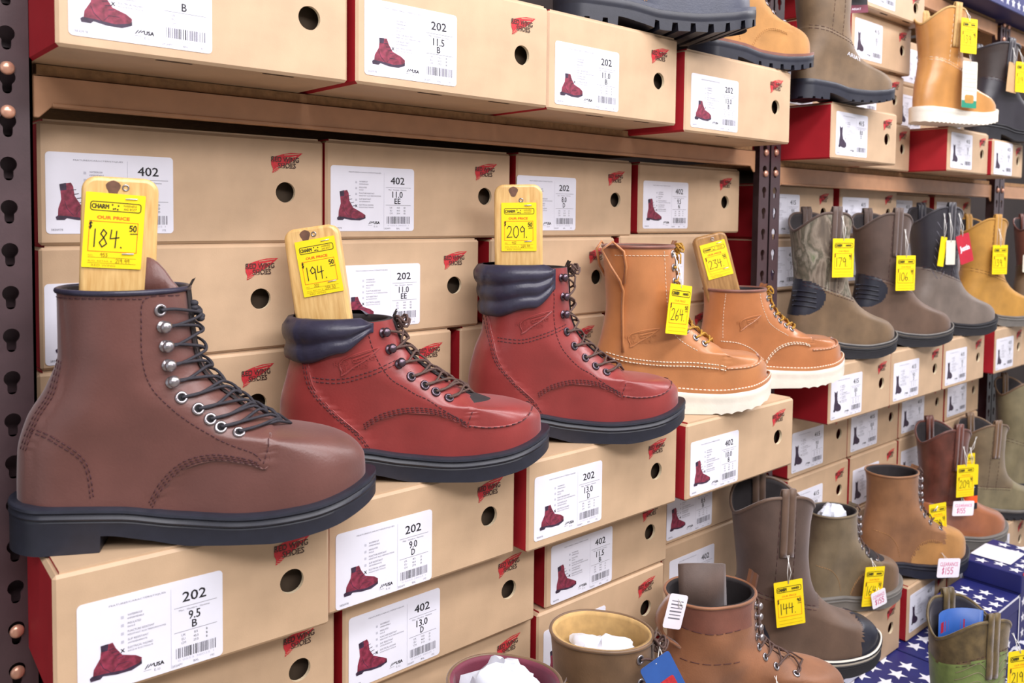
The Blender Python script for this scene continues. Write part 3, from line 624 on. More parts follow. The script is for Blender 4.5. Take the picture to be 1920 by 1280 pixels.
# ------------------------------------------------------------------ boots
class Boot:
    """Local frame: x from heel (0) to toe (L), y across, z up; metres of the real boot, scaled by the parent."""
    def __init__(s, name, label, cat, loc, rz, sc, H, back, front, shaft, L=.305, foot=None, group=None, rf=.052, rb=.036, tilt=0, scoop=0, zt=None, zb=None, dents=(), tip=0, lean=0):
        s.t = thing(name, label, cat, (loc[0], loc[1], ZF+loc[2]), 0, group, sc, rot=(math.radians(tip), math.radians(lean), math.radians(rz)))
        if isinstance(sc, tuple): s.t.scale = (sc[0], sc[0], sc[1])
        s.H, s.L, s.rf, s.rb, s.tilt, s.scoop, s.dents = H, L, rf, rb, tilt, scoop, dents
        s.fb, s.ff, s.fs = mono(back), mono(front), mono(shaft)
        s.fp = mono(foot or [(0, .028), (.03, .033), (.08, .034), (.13, .034), (.19, .043), (.23, .047), (.27, .045), (.31, .036)])
        s.zt, s.zb = mono(zt), mono(zb)
        s.panels = []
    def W(s, x, z):
        xb, xf = s.fb(z), s.ff(z)
        if x <= xb or x >= xf: return 0
        k = sst(z, .045, .125); B = lerp(s.fp(x), s.fs(z), k)
        rb = lerp(s.rb, s.rb+.014, k); rf = lerp(s.rf, min(.06, (xf-xb)*.5), k)
        a, b = min((x-xb)/rb, 1), min((xf-x)/rf, 1)
        return B*math.sqrt(max(0, 1-(1-a)**2))*math.sqrt(max(0, 1-(1-b)**2))
    def warp(s, p):
        x, y, z = p; t = max(0, (z-s.H*.55)/(s.H*.45))
        if t > 0:
            z += s.tilt*t*(x-s.ff(z)*.5)
            if s.scoop:
                wd = max(.001, s.fs(min(z, s.H))); z += s.scoop*t*t*((abs(y)/wd)**1.5-.6)
        for cx, cz, r, amp in s.dents:
            d2 = ((x-cx)**2+(z-cz)**2)/(r*r)
            if d2 < 6: y += math.copysign(amp*math.exp(-d2), y) if abs(y) > 1e-5 else 0
        return Vector((x, y, z))
    def S(s, x, z, side=-1, off=0):
        e = .0008; w = s.W(x, z); wx = (s.W(x+e, z)-s.W(x-e, z))/(2*e); wz = (s.W(x, z+e)-s.W(x, z-e))/(2*e)
        wx = max(-6, min(6, wx)); wz = max(-6, min(6, wz))
        n = Vector((-wx, 1, -wz)).normalized(); off = off+s.disp(x, z)
        return s.warp((x+n.x*off, side*(w+n.y*off), z+n.z*off))
    def N(s, x, z, side=-1):
        e = .0015; a = s.S(x+e, z, side)-s.S(x-e, z, side); b = s.S(x, z+e, side)-s.S(x, z-e, side)
        n = a.cross(b).normalized(); return n if n.y*side > 0 else -n
    def disp(s, x, z):
        return sum(h*sst(f(x, z), -.0007, .0007) for f, h in s.panels)
    def zs(s, n):
        out = [.014]; z = .014; acc = 0; pts = []
        N = 1600
        for i in range(N+1):
            zz = .014+(s.H-.014)*i/N
            if i: acc += (s.H-.014)/N+.55*abs(s.ff(zz)-xp)
            pts.append((acc, zz)); xp = s.ff(zz)
        res = []; j = 0
        for i in range(n+1):
            t = acc*i/n
            while j < N and pts[j][0] < t: j += 1
            res.append(pts[j][1])
        return res
    def ring(s, z, n, off=0):
        xb, xf = s.fb(z), s.ff(z); R = []
        for i in range(n+1):
            x = xb+(xf-xb)*(1-math.cos(PI*i/n))/2; R.append((x, s.W(x, z)))
        return R
    def upper(s, parts, nz=84, n=44, thick=.0032, lining='lining_dark', binding=None, bind_r=.0022):
        """parts: list of (name, material, test(x, z)); first match wins"""
        Z = s.zs(nz); g = G(); rows = []
        for z in Z:
            R = s.ring(z, n); row = []
            for side, seq in ((-1, range(n+1)), (1, range(n-1, 0, -1))):
                for i in seq:
                    x, wv = R[i]
                    if 0 < i < n and wv > 1e-6: p = s.S(x, z, side)
                    else:
                        d = s.disp(min(max(x, s.fb(z)+.004), s.ff(z)-.004), z); p = s.warp((x+(d if i == n else -d), 0, z))
                    row.append((p, x, z))
            rows.append(row)
        m = 2*n
        faces = {}
        for j in range(len(Z)-1):
            for i in range(m):
                k = (i+1) % m; q = (rows[j][i], rows[j][k], rows[j+1][k], rows[j+1][i])
                cx = sum(a[1] for a in q)/4; cz = sum(a[2] for a in q)/4
                for pi, (nm_, mt, test) in enumerate(parts):
                    if test is None or test(cx, cz): faces.setdefault(pi, []).append((j*m+i, j*m+k, (j+1)*m+k, (j+1)*m+i)); break
        allv = [a[0] for row in rows for a in row]
        for pi, fl in faces.items():
            used = sorted({i for f in fl for i in f}); mp = {v: i for i, v in enumerate(used)}
            h = G(); h.add([allv[i] for i in used], [tuple(mp[i] for i in f) for f in fl]); h.build(parts[pi][0], M[parts[pi][1]], s.t, True)
        s.top = [a[0] for a in rows[-1]]
        # inner wall, seen through the opening
        h = G(); inner = []
        for q, z in enumerate([s.H, s.H-.004, s.H-.03, s.H-.07, s.H-.11]):
            R = s.ring(max(z, .03), n); row = []
            for side, seq in ((-1, range(n+1)), (1, range(n-1, 0, -1))):
                for i in seq:
                    x, wv = R[i]; xm = (s.fb(z)+s.ff(z))/2; f = 1-thick/max(.01, (s.ff(z)-s.fb(z))/2)
                    row.append(s.warp((xm+(x-xm)*f, side*max(0, wv-thick), z+(.0004 if q == 0 else 0))))
            inner.append(row)
        vs = list(s.top)+[p for r in inner for p in r]
        h.add(vs, [(r*m+i, r*m+(i+1) % m, (r+1)*m+(i+1) % m, (r+1)*m+i) for r in range(len(inner)) for i in range(m)])
        h.add(inner[-1], [tuple(range(m))])
        h.build('lining', M[lining], s.t, True)
        if binding:
            h = G(); h.tube([p+Vector((0, 0, -.0005)) for p in s.top[::2]], bind_r, 8, closed=True); h.build('top_binding', M[binding], s.t, True)
    def sole(s, mat_, levels, margin=.006, name='sole', n=110, top=0, step=None, heel_m=.004, toe_r=.058, heel_r=.034, cuts=None):
        """levels: (offset, drop from welt line) then the bottom; cuts(x) raises the bottom to make lugs"""
        x0, x1 = -heel_m, s.L+margin*.8; xs = [x0+(x1-x0)*(1-math.cos(PI*i/n))/2*1.0 for i in range(n+1)]
        extra = []
        for c in (step or []): extra += [c-.0004, c+.0004]
        if cuts: extra += [x0+(x1-x0)*i/260 for i in range(1, 260)]
        xs = sorted(set(round(x, 5) for x in xs+extra)); N = len(xs)
        def hw(x, off):
            a = min((x-x0+off)/(heel_r+off), 1); b = min((x1+off-x)/(toe_r+off), 1)
            return (s.fp(min(max(x, 0), s.L))+margin+off)*math.sqrt(max(0, 1-(1-a)**2))*math.sqrt(max(0, 1-(1-b)**2))
        rows = []
        for off, dr in levels:
            rows.append([(x, hw(x, 0)+(off if 0 < i < N-1 else 0), s.zt(x)+top-dr) for i, x in enumerate(xs)])
        bt = []
        for i, x in enumerate(xs):
            z = s.zb(x)+(cuts(x) if cuts else 0); bt.append((x, hw(x, 0)+(levels[-1][0] if 0 < i < N-1 else 0), min(z, s.zt(x)+top-levels[-1][1]-.001)))
        rows.append(bt); g = G(); K = len(rows)
        for side in (-1, 1):
            vs = [(x, side*w_, z) for r in rows for x, w_, z in r]
            fs = []
            for r in range(K-1):
                for i in range(N-1):
                    q = (r*N+i, r*N+i+1, (r+1)*N+i+1, (r+1)*N+i); fs.append(q if side > 0 else q[::-1])
            g.add(vs, fs)
        for r, flip in ((0, 0), (K-1, 1)):
            A = [(x, -w_, z) for x, w_, z in rows[r]]; B = [(x, w_, z) for x, w_, z in rows[r]]
            g.add(A+B, [((i, i+1, N+i+1, N+i) if not flip else (N+i, N+i+1, i+1, i)) for i in range(N-1)])
        return g.build(name, mat_, s.t, 38)
    def welt_path(s, margin, n=70, dz=.0, off=0):
        x0, x1 = -.004, s.L+.006*.8; out = []
        for i in range(n+1):
            x = x0+(x1-x0)*(1-math.cos(PI*i/n))/2
            a = min((x-x0)/.034, 1); b = min((x1-x)/.058, 1)
            out.append((x, (s.fp(min(max(x, 0), s.L))+margin)*math.sqrt(max(0, 1-(1-a)**2))*math.sqrt(max(0, 1-(1-b)**2)), s.zt(x)+dz))
        return out
    def path(s, pts, side=-1, off=0, step=.002):
        """smooth curve of (x, z) on the side of the boot"""
        P = []
        for i in range(len(pts)-1):
            p0 = pts[max(0, i-1)]; p1 = pts[i]; p2 = pts[i+1]; p3 = pts[min(len(pts)-1, i+2)]
            n = max(2, int(math.hypot(p2[0]-p1[0], p2[1]-p1[1])/step))
            for k in range(n):
                t = k/n; P.append(tuple(.5*((2*p1[c])+(-p0[c]+p2[c])*t+(2*p0[c]-5*p1[c]+4*p2[c]-p3[c])*t*t+(-p0[c]+3*p1[c]-3*p2[c]+p3[c])*t**3) for c in (0, 1)))
        P.append(pts[-1]); return [s.S(x, z, side, off) for x, z in P]
    def stitch(s, g, pts, sides=(-1, 1), gap=2, off=.0005, r=.00042, step=.0016):
        for sd in sides:
            P = s.path(pts, sd, off, step)
            for i in range(0, len(P)-gap, gap+1): g.tube(P[i:i+gap+1], r, 5)
    def ridge(s, pts, r, mat_, name, sides=(-1, 1), off=0):
        g = G()
        for sd in sides: g.tube(s.path(pts, sd, off), r, 6)
        return g.build(name, M[mat_], s.t, True)
    def strap(s, xc, wd, z0, mat_, name='pull_strap', up=.014, inn=.05, sides=(-1, 1)):
        for sd in sides:
            g = G(); A, B = [], []; H = s.H
            Zs = [z0+(H-z0)*i/10 for i in range(11)]
            def lineat(x):
                out = [s.S(x, min(z, H-.0005), sd, .0022) for z in Zs]; t = out[-1]; ins = s.warp((x, sd*max(0, s.W(x, H-.0005)-.006), H-.0005))
                ins2 = s.warp((x, sd*max(0, s.W(x, H-inn)-.006), H-inn))
                mid = (t+ins)/2
                return out+[t+Vector((0, 0, up*.7)), mid+Vector((0, 0, up)), ins+Vector((0, 0, up*.7)), ins, ins2]
            la, lb = lineat(xc-wd/2), lineat(xc+wd/2); lc = lineat(xc)
            g.strip(la, lc); g.strip(lc, lb)
            o = g.build(name, M[mat_], s.t, True); sm = o.modifiers.new('thickness', 'SOLIDIFY'); sm.thickness = .0022; sm.offset = 0
    def world(s, p):
        return s.t.matrix_basis @ Vector(p)

def eyelets(b, zs, hooks, inset=.014, ring='metal', lace='lace_black', tongue='lining_dark', gap=.012, loose=.004, tongue_top=.008, bow=True, stitchmat=None, facing=True):
    """eyelets and hooks along both facings, the tongue between them and the lace across"""
    H = b.H
    zl = min(zs); xl = b.ff(zl)-inset*(1+.55*min(abs(b.ff(zl+.003)-b.ff(zl-.003))/.006, 1.6)); ze = zl
    while b.ff(ze) > xl+.002 and ze < H-.03: ze += .0005
    zt = [H-.0008-(H-.0008-ze)*i/26 for i in range(27)]
    def front(z, y, off):                     # point on the front of the shaft a little off the middle
        xf = b.ff(z); lo, hi = xf-.05, xf-1e-5
        for _ in range(26):
            m = (lo+hi)/2
            if b.W(m, z) > y: lo = m
            else: hi = m
        return b.S(lo, z, -1, off) if y > 0 else b.warp((xf+off, 0, z))
    g = G(); cols = []
    for y in (-gap, -gap*.55, 0, gap*.55, gap):
        col = []
        for i, z in enumerate(zt):
            p = front(z, abs(y), .0016); p = Vector((p.x, math.copysign(abs(p.y), y) if y else 0, p.z)); col.append(p)
        top = col[0]+Vector((.004, 0, tongue_top)); cols.append([top]+col)
    for a, c in zip(cols, cols[1:]): g.strip(c, a)
    g.build('tongue', M[tongue], b.t, True)
    pos = []
    for k, z in enumerate(zs):
        xf = b.ff(z); ins = inset; x = xf-ins
        # keep the same distance along the surface on the flat instep
        sl = abs(b.ff(z+.003)-b.ff(z-.003))/.006
        x = xf-ins*(1+.55*min(sl, 1.6))
        pos.append((x, z))
    for k, (x, z) in enumerate(pos):
        for sd in (-1, 1):
            c = b.S(x, z, sd, .0006); n = b.N(x, z, sd); e = n.orthogonal().normalized(); f = n.cross(e)
            if k < hooks[0] or k >= hooks[1]:
                h = G(); h.tube([c+(e*math.cos(2*PI*i/16)+f*math.sin(2*PI*i/16))*.0042 for i in range(16)], .0015, 6, closed=True)
                h.add([c+n*.0002+(e*math.cos(2*PI*i/12)+f*math.sin(2*PI*i/12))*.0034 for i in range(12)], [tuple(range(12))], 1)
                h.build('eyelet', [M[ring], M['eye_hole']], b.t, True)
            else:
                h = G(); h.tube([c, c+n*.005], .0022, 8); R = Matrix((e, f, n)).transposed()
                h.sphere(c+n*.0065, .0052, .0052, .0038, 0, 12, 8, R); h.tube([c-n*.0001, c+n*.0008], .0052, 12)
                h.build('lace_hook', M[ring], b.t, True)
    # lace: from each eyelet over the edge and across the tongue to the next one up on the other side
    g = G(); r = .0014
    N = len(pos)
    def over(z, y, off): 
        p = front(max(min(z, H-.002), .03), abs(y), off); return Vector((p.x, math.copysign(abs(p.y), y) if y else 0, p.z))
    for k in range(N-1):
        (x0, z0), (x1, z1) = pos[k], pos[k+1]
        for sd in (-1, 1):
            e0 = .006 if k >= hooks[0] and k < hooks[1] else .0018; e1 = .006 if hooks[0] <= k+1 < hooks[1] else .0015
            wob = .0012*math.sin(3.1*k+sd)
            a = b.S(x0, z0, sd, e0); c = b.S(x1, z1, -sd, e1)
            m1 = b.S((x0+b.ff(z0)-.004)/2, z0, sd, .0035); q0 = over(lerp(z0, z1, .3)+wob, sd*gap*.8, .0045+loose*.4); q1 = over(lerp(z0, z1, .5), .0, .0055+loose+(.0022 if sd > 0 else 0)); q2 = over(lerp(z0, z1, .72)-wob, -sd*gap*.8, .0045+loose*.4)
            P = [a, m1, q0, q1, q2, b.S((x1+b.ff(z1)-.004)/2, z1, -sd, .0035), c]
            Q = []
            for i in range(len(P)-1):
                p0 = P[max(0, i-1)]; p1 = P[i]; p2 = P[i+1]; p3 = P[min(len(P)-1, i+2)]
                for t in (0, .25, .5, .75): Q.append(.5*(2*p1+(p2-p0)*t+(2*p0-5*p1+4*p2-p3)*t*t+(3*p1-p0-3*p2+p3)*t**3))
            Q.append(P[-1]); g.tube(Q, r, 6)
    x0, z0 = pos[-1]; q = [b.S(x0, z0, -1, .0018), over(z0, -gap, .005), over(z0-.001, 0, .006), over(z0, gap, .005), b.S(x0, z0, 1, .0018)]
    g.tube(q, r, 6)
    if bow:                                   # lace ends knotted at the top of the tongue
        c = over(H-.004, 0, .006)
        for k in range(4):
            a = Vector((.004+.003*math.sin(k*2), -.008+.004*k, .004*math.cos(k*1.7)))
            g.tube([c+a+Vector((.007*math.cos(t), .009*math.sin(t), .004*math.sin(2*t+k))) for t in [i*2*PI/12 for i in range(12)]], r, 6, closed=True)
        g.tube([c, c+Vector((.006, -.012, -.008)), c+Vector((.003, -.02, -.02))], r, 6)
    g.build('lace', M[lace], b.t, True)
    return pos

def padded_collar(b, zl, rolls, mat_, xcut, off=.0028, amp=.0036, rise=.006):
    """quilted collar wrapped round the back of the shaft; zl(x) is its lower edge"""
    g = G(); H = b.H; nu, nv = 52, 7*rolls+1; rows = []
    R = []
    for sd in (-1, 1):
        xs = [b.fb(H)+(xcut-b.fb(H))*(1-math.cos(PI*i/nu/1.0))/2 for i in range(nu+1)]
        R += [(x, sd) for x in (xs[::-1] if sd < 0 else xs[1:])]
    for j in range(nv+3):
        row = []
        for x, sd in R:
            lo = min(zl(x), H-.002); v = min(j/nv, 1.0); z = lerp(lo, H, v)
            bump = abs(math.sin(PI*rolls*v)) if j <= nv else 0
            edge = sst(xcut-x, 0, .012)
            o = off*.4+(off+amp*bump**.6)*edge if 0 < j else -.001
            xx = max(x, b.fb(z)+.0002) if x-b.fb(H) < .0005 else max(x+(b.fb(z)-b.fb(H))*sst(.05-(x-b.fb(H)), 0, .05), b.fb(z)+.0002)
            if x-b.fb(H) < .0006: p = b.warp((b.fb(z)-o, 0, z))
            else: p = b.S(xx, min(z, H-.0006), sd, o)
            if j > nv:
                k = j-nv; p = p+Vector((0, 0, rise*(.7 if k == 1 else .9)*edge))
                ctr = b.warp(((b.fb(H)+b.ff(H))/2, 0, H)); dv = Vector((ctr.x-p.x, ctr.y-p.y, 0)).normalized(); p = p+dv*(.003 if k == 1 else .009)
            row.append(p)
        rows.append(row)
    m = len(R); g.add([p for r in rows for p in r], [(j*m+i, j*m+i+1, (j+1)*m+i+1, (j+1)*m+i) for j in range(len(rows)-1) for i in range(m-1)])
    return g.build('padded_collar', M[mat_], b.t, True)

def emboss(b, cx, cz, w, h, mat_, sides=(-1,), rot=0):
    """wing mark pressed into the side of the shaft"""
    P = [(1, .98), (.63, .95), (.34, .875), (.1, .75), (.01, .58), (.02, .375), (.07, .2), (.05, 0), (.17, .08), (.3, .25), (.38, .33), (.49, .42), (.62, .52), (.8, .72), (.92, .87), (1, .98)]
    g = G()
    f = lambda x, z: (cx+(x-.5)*w, cz+(z-.5)*h+rot*(x-.5)*w)
    for sd in sides:
        g.tube([b.S(*f(x, z), sd, .0006) for x, z in P], .0010, 5)
        for k in range(3): g.tube([b.S(*f(.3+.1*t+.05*k, .8-.14*k+.025*t), sd, .0005) for t in range(6)], .0008, 5)
        for wd_, z0_, z1_ in (('RED WING', .48, .7), ('SHOES', .2, .42)):
            vs, fs, asp = text_geo(wd_); x0, x1 = ((-.12, .9) if wd_[0] == 'R' else (.06, .74))
            g.add([b.S(*f(lerp(x0, x1, v[0]), lerp(z0_, z1_, v[1])), sd, .0013) for v in vs], fs)
    return g.build('pressed_mark', M[mat_], b.t, 40)

def moc_seam(b, pts, mat_, th, r=.0013, name='toe_seam', double=True):
    """raised hand-sewn seam round the toe top; pts is the near half, ends on the centre line at the toe"""
    g = G()
    near = b.path(pts, -1, .0004); far = b.path(pts, 1, .0004)
    g.tube(near+far[::-1][1:], r, 7); o = g.build(name, M[mat_], b.t, True)
    s_ = G(); P = b.path(pts, -1, .0017, .0016); F = b.path(pts, 1, .0017, .0016); A = P+F[::-1]
    for i in range(0, len(A)-3, 4): s_.tube(A[i:i+3], .0006, 5)
    s_.build('toe_stitching', M[th], b.t, True)
    return o

ZT1 = [(0, .042), (.09, .037), (.14, .029), (.19, .026), (.24, .030), (.28, .038), (.31, .046)]
ZB1 = [(-.01, 0), (.0746, 0), (.0754, .014), (.11, .008), (.15, 0), (.21, 0), (.26, .008), (.30, .020), (.312, .026)]
ZTW = [(0, .037), (.1, .035), (.16, .031), (.2, .030), (.25, .034), (.28, .040), (.31, .048)]
ZBW = [(-.01, .003), (.02, 0), (.2, 0), (.25, .006), (.29, .016), (.312, .026)]
LEV = [(-.003, 0), (.0, 0), (.0030, .0012), (.0034, .0034), (.0004, .0054), (.0014, .0066), (.0026, .0088), (.0020, .0102), (-.0002, .0114), (.0004, .0128), (0, .0142)]
FLAT = [(-.003, 0), (.0, 0), (.0014, .002), (.0014, .01), (.0006, .012), (.0006, .0135)]
SUPER = dict(zt=ZT1, zb=ZB1)
WEDGE = dict(zt=ZTW, zb=ZBW)
def quarter(curve, tipx, tipz, slope=.15):
    c = mono(curve); x0 = curve[0][0]
    return lambda x, z: .01 if x < x0 else min(z-c(min(x, curve[-1][0])), tipx+(z-tipz)*slope-x)
def hero_sole(b, mat_='rubber'):
    b.sole(M[mat_], LEV, step=[.075], n=120)

# --- the big brown boot
b = Boot('work_boot', 'big plain brown lace-up boot holding the 184.50 paddle, nearest on the left', 'boot', (-.003, .084, -.5428), -27, (1.285, 1.300), .219,
         back=[(.014, .007), (.045, .006), (.08, .007), (.107, .014), (.135, .030), (.165, .040), (.219, .040)],
         front=[(.014, .296), (.045, .300), (.06, .299), (.068, .295), (.076, .287), (.082, .276), (.0865, .26), (.089, .245), (.0915, .23), (.0955, .214), (.105, .197), (.118, .181), (.131, .165), (.15, .151), (.17, .1455), (.219, .140)],
         shaft=[(.05, .037), (.1, .039), (.14, .043), (.18, .047), (.219, .050)], dents=((.075, .105, .02, -.0022), (.1, .15, .03, .0012), (.06, .16, .018, -.0012)), **SUPER)
qc = [(.115, .02), (.117, .033), (.127, .051), (.145, .067), (.169, .0725), (.195, .0685), (.208, .064)]
b.panels.append((quarter(qc, .2105, .066), .0024))
bs = mono([(.03, .018), (.08, .020), (.107, .029), (.135, .045), (.165, .050), (.219, .046)])
b.panels.append((lambda x, z: bs(z)-x, .0016))
b.upper([('upper', 'brown', None)], 96, 60, binding='pad', bind_r=.0024)
g = G()
for o_ in (.0018, .0042, .0066):
    b.stitch(g, [(x-o_*.55, z+o_*.85) for x, z in qc[1:]], off=.0006)
b.stitch(g, [(.2085, .069), (.2125, .083), (.2115, .0905)], off=.0006)
b.stitch(g, [(.135, .214), (.1125, .2135), (.1095, .19), (.1105, .16), (.117, .138), (.134, .118), (.156, .1), (.18, .0865), (.2, .078), (.207, .071)])
b.stitch(g, [(.043, .2135), (.08, .2145), (.112, .2135)])
b.stitch(g, [(.024, .104), (.042, .098), (.064, .078), (.07, .045)]); b.stitch(g, [(.023, .101), (.04, .0955), (.062, .0765), (.0675, .045)])
for k in range(3): b.stitch(g, [(bs(z)-.0022-.0026*k, z) for z in (.16, .145, .13, .115, .1, .085)])
g.build('stitching', M['th_dark'], b.t, True)
b.ridge(qc[1:], .0009, 'brown', 'quarter_edge', off=-.0004)
b.ridge([(.208, .064), (.2125, .0665), (.2145, .083), (.2135, .0905)], .0009, 'brown', 'quarter_edge', off=-.0004)
hero_sole(b)
eyelets(b, [.203, .189, .1725, .156, .1405, .127, .1165, .107, .0995, .0935], (1, 5), ring='metal', tongue='lining_dark', inset=.018, loose=.003, bow=False)
g = G()
for k in range(5): g.sphere(b.S(.143, .205-.004*k, -1, .003)+Vector((.004, .003, 0)), .004, .004, .003)
g.build('lace_knot', M['lace_black'], b.t, True)
g = G(); A = [b.warp((.075+.062*t, .012-.03*t, .2195+.028*math.sin(PI*min(1, t*1.05))**.8)) for t in [i/10 for i in range(11)]]
B_ = [b.warp((.075+.062*t, .012-.03*t, .2)) for t in [i/10 for i in range(11)]]; g.strip(A, B_)
o = g.build('tongue_flap', M['brown'], b.t, True); sm = o.modifiers.new('thickness', 'SOLIDIFY'); sm.thickness = .0035
BROWN = b

# --- the two oxblood boots with black collars
def red_boot(label, loc, rz, sc, tall):
    H = .215 if tall else .168
    if tall:
        back = [(.014, .007), (.045, .005), (.08, .007), (.11, .014), (.14, .025), (.17, .026), (.215, .018)]
        front = [(.014, .296), (.045, .300), (.058, .299), (.064, .295), (.070, .286), (.0745, .272), (.0765, .255), (.078, .238), (.082, .219), (.091, .2), (.104, .18), (.118, .163), (.135, .149), (.16, .140), (.19, .138), (.215, .135)]
        eyz, hk = [.203, .180, .158, .136, .118, .103, .0925, .0845], (0, 3)
        shaft = [(.05, .037), (.1, .039), (.14, .042), (.18, .045), (.215, .047)]
    else:
        back = [(.014, .007), (.045, .005), (.08, .006), (.11, .013), (.135, .018), (.168, .014)]
        front = [(.014, .296), (.045, .300), (.058, .299), (.064, .295), (.070, .286), (.0745, .272), (.0765, .255), (.078, .238), (.082, .219), (.090, .2), (.102, .18), (.115, .16), (.13, .144), (.148, .132), (.168, .124)]
        eyz, hk = [.156, .138, .122, .1085, .099, .0915, .0845], (0, 3)
        shaft = [(.05, .037), (.1, .039), (.14, .043), (.168, .046)]
    b = Boot('work_boot', label, 'boot', loc, rz, sc, H, back, front, shaft, **SUPER)
    qc = [(.095, .056), (.115, .0665), (.143, .072), (.17, .0705), (.192, .064), (.208, .056)]
    cc = [(.02, .11), (.034, .11), (.045, .092), (.064, .074), (.089, .056), (.107, .03)]
    ctr = mono([(z, x) for x, z in [(.107, .026), (.089, .052), (.064, .074), (.042, .1), (.034, .13), (.028, .17)]])
    b.panels.append((lambda x, z: ctr(z)-x, .002))
    qf = quarter([(.09, .02)]+qc, .2105, .058); b.panels.append((lambda x, z: qf(x, z) if x > .085 else .01, .0024))
    b.upper([('upper', 'oxblood', None)], 96, 56)
    g = G()
    for o_ in (.0016, .0038, .006): b.stitch(g, [(x-o_*.3, z+o_) for x, z in qc], off=.0006)
    cp = [(.030, .155 if tall else .135), (.0345, .128), (.042, .1), (.064, .074), (.089, .052), (.105, .032)]
    for o_ in (.0018, .0045): b.stitch(g, [(x-o_, z) for x, z in cp], off=.0006)
    zc = .13 if tall else .112
    for o_ in (0, .004): b.stitch(g, [(.04, zc-o_), (.07, zc-.001-o_), (.1, zc+.006-o_), (.13 if tall else .128, zc+.015-o_)])
    fx = b.ff
    fl = [(fx(z)-.026*(1+.5*min(abs(fx(z+.003)-fx(z-.003))/.006, 1.6)), z) for z in eyz]
    b.stitch(g, [(fl[0][0], H-.004)]+fl+[(.204, .062)])
    b.stitch(g, [(.2075, .0605), (.2125, .073)], off=.0006)
    g.build('stitching', M['th_dark'], b.t, True)
    zlo = (lambda x: H-.060+.012*sst(x, .03, .08)+.022*sst(x, .085, .115)) if tall else (lambda x: H-.043+.012*sst(x, .03, .07)+.02*sst(x, .07, .1))
    padded_collar(b, zlo, 3 if tall else 2, 'pad', (b.ff(H)-.022), amp=.0042)
    moc_seam(b, [(.209, .0585), (.228, .0565), (.25, .0572), (.27, .061), (.283, .0668), (.2875, .0688)], 'oxblood', 'th_dark', .0011)
    emboss(b, .088, .15 if tall else .128, .042, .022, 'oxblood', rot=.14)
    b.ridge(qc, .0009, 'oxblood', 'quarter_edge', off=-.0004); b.ridge(cp, .0009, 'oxblood', 'counter_edge', off=-.0004)
    hero_sole(b)
    eyelets(b, eyz, hk, ring='metal_dark', lace='lace_brown', tongue='lining_dark', inset=.0135, loose=.004, bow=True)
    return b
RED6 = red_boot('shorter oxblood red lace-up boot with black padded collar, holding the 194.50 paddle', (.329, .120, -.5428), -31, (1.255, 1.330), False)
RED8 = red_boot('taller oxblood red lace-up boot with a three-roll black collar, holding the 209.50 paddle', (.664, .119, -.5428), -34, (1.211, 1.334), True)

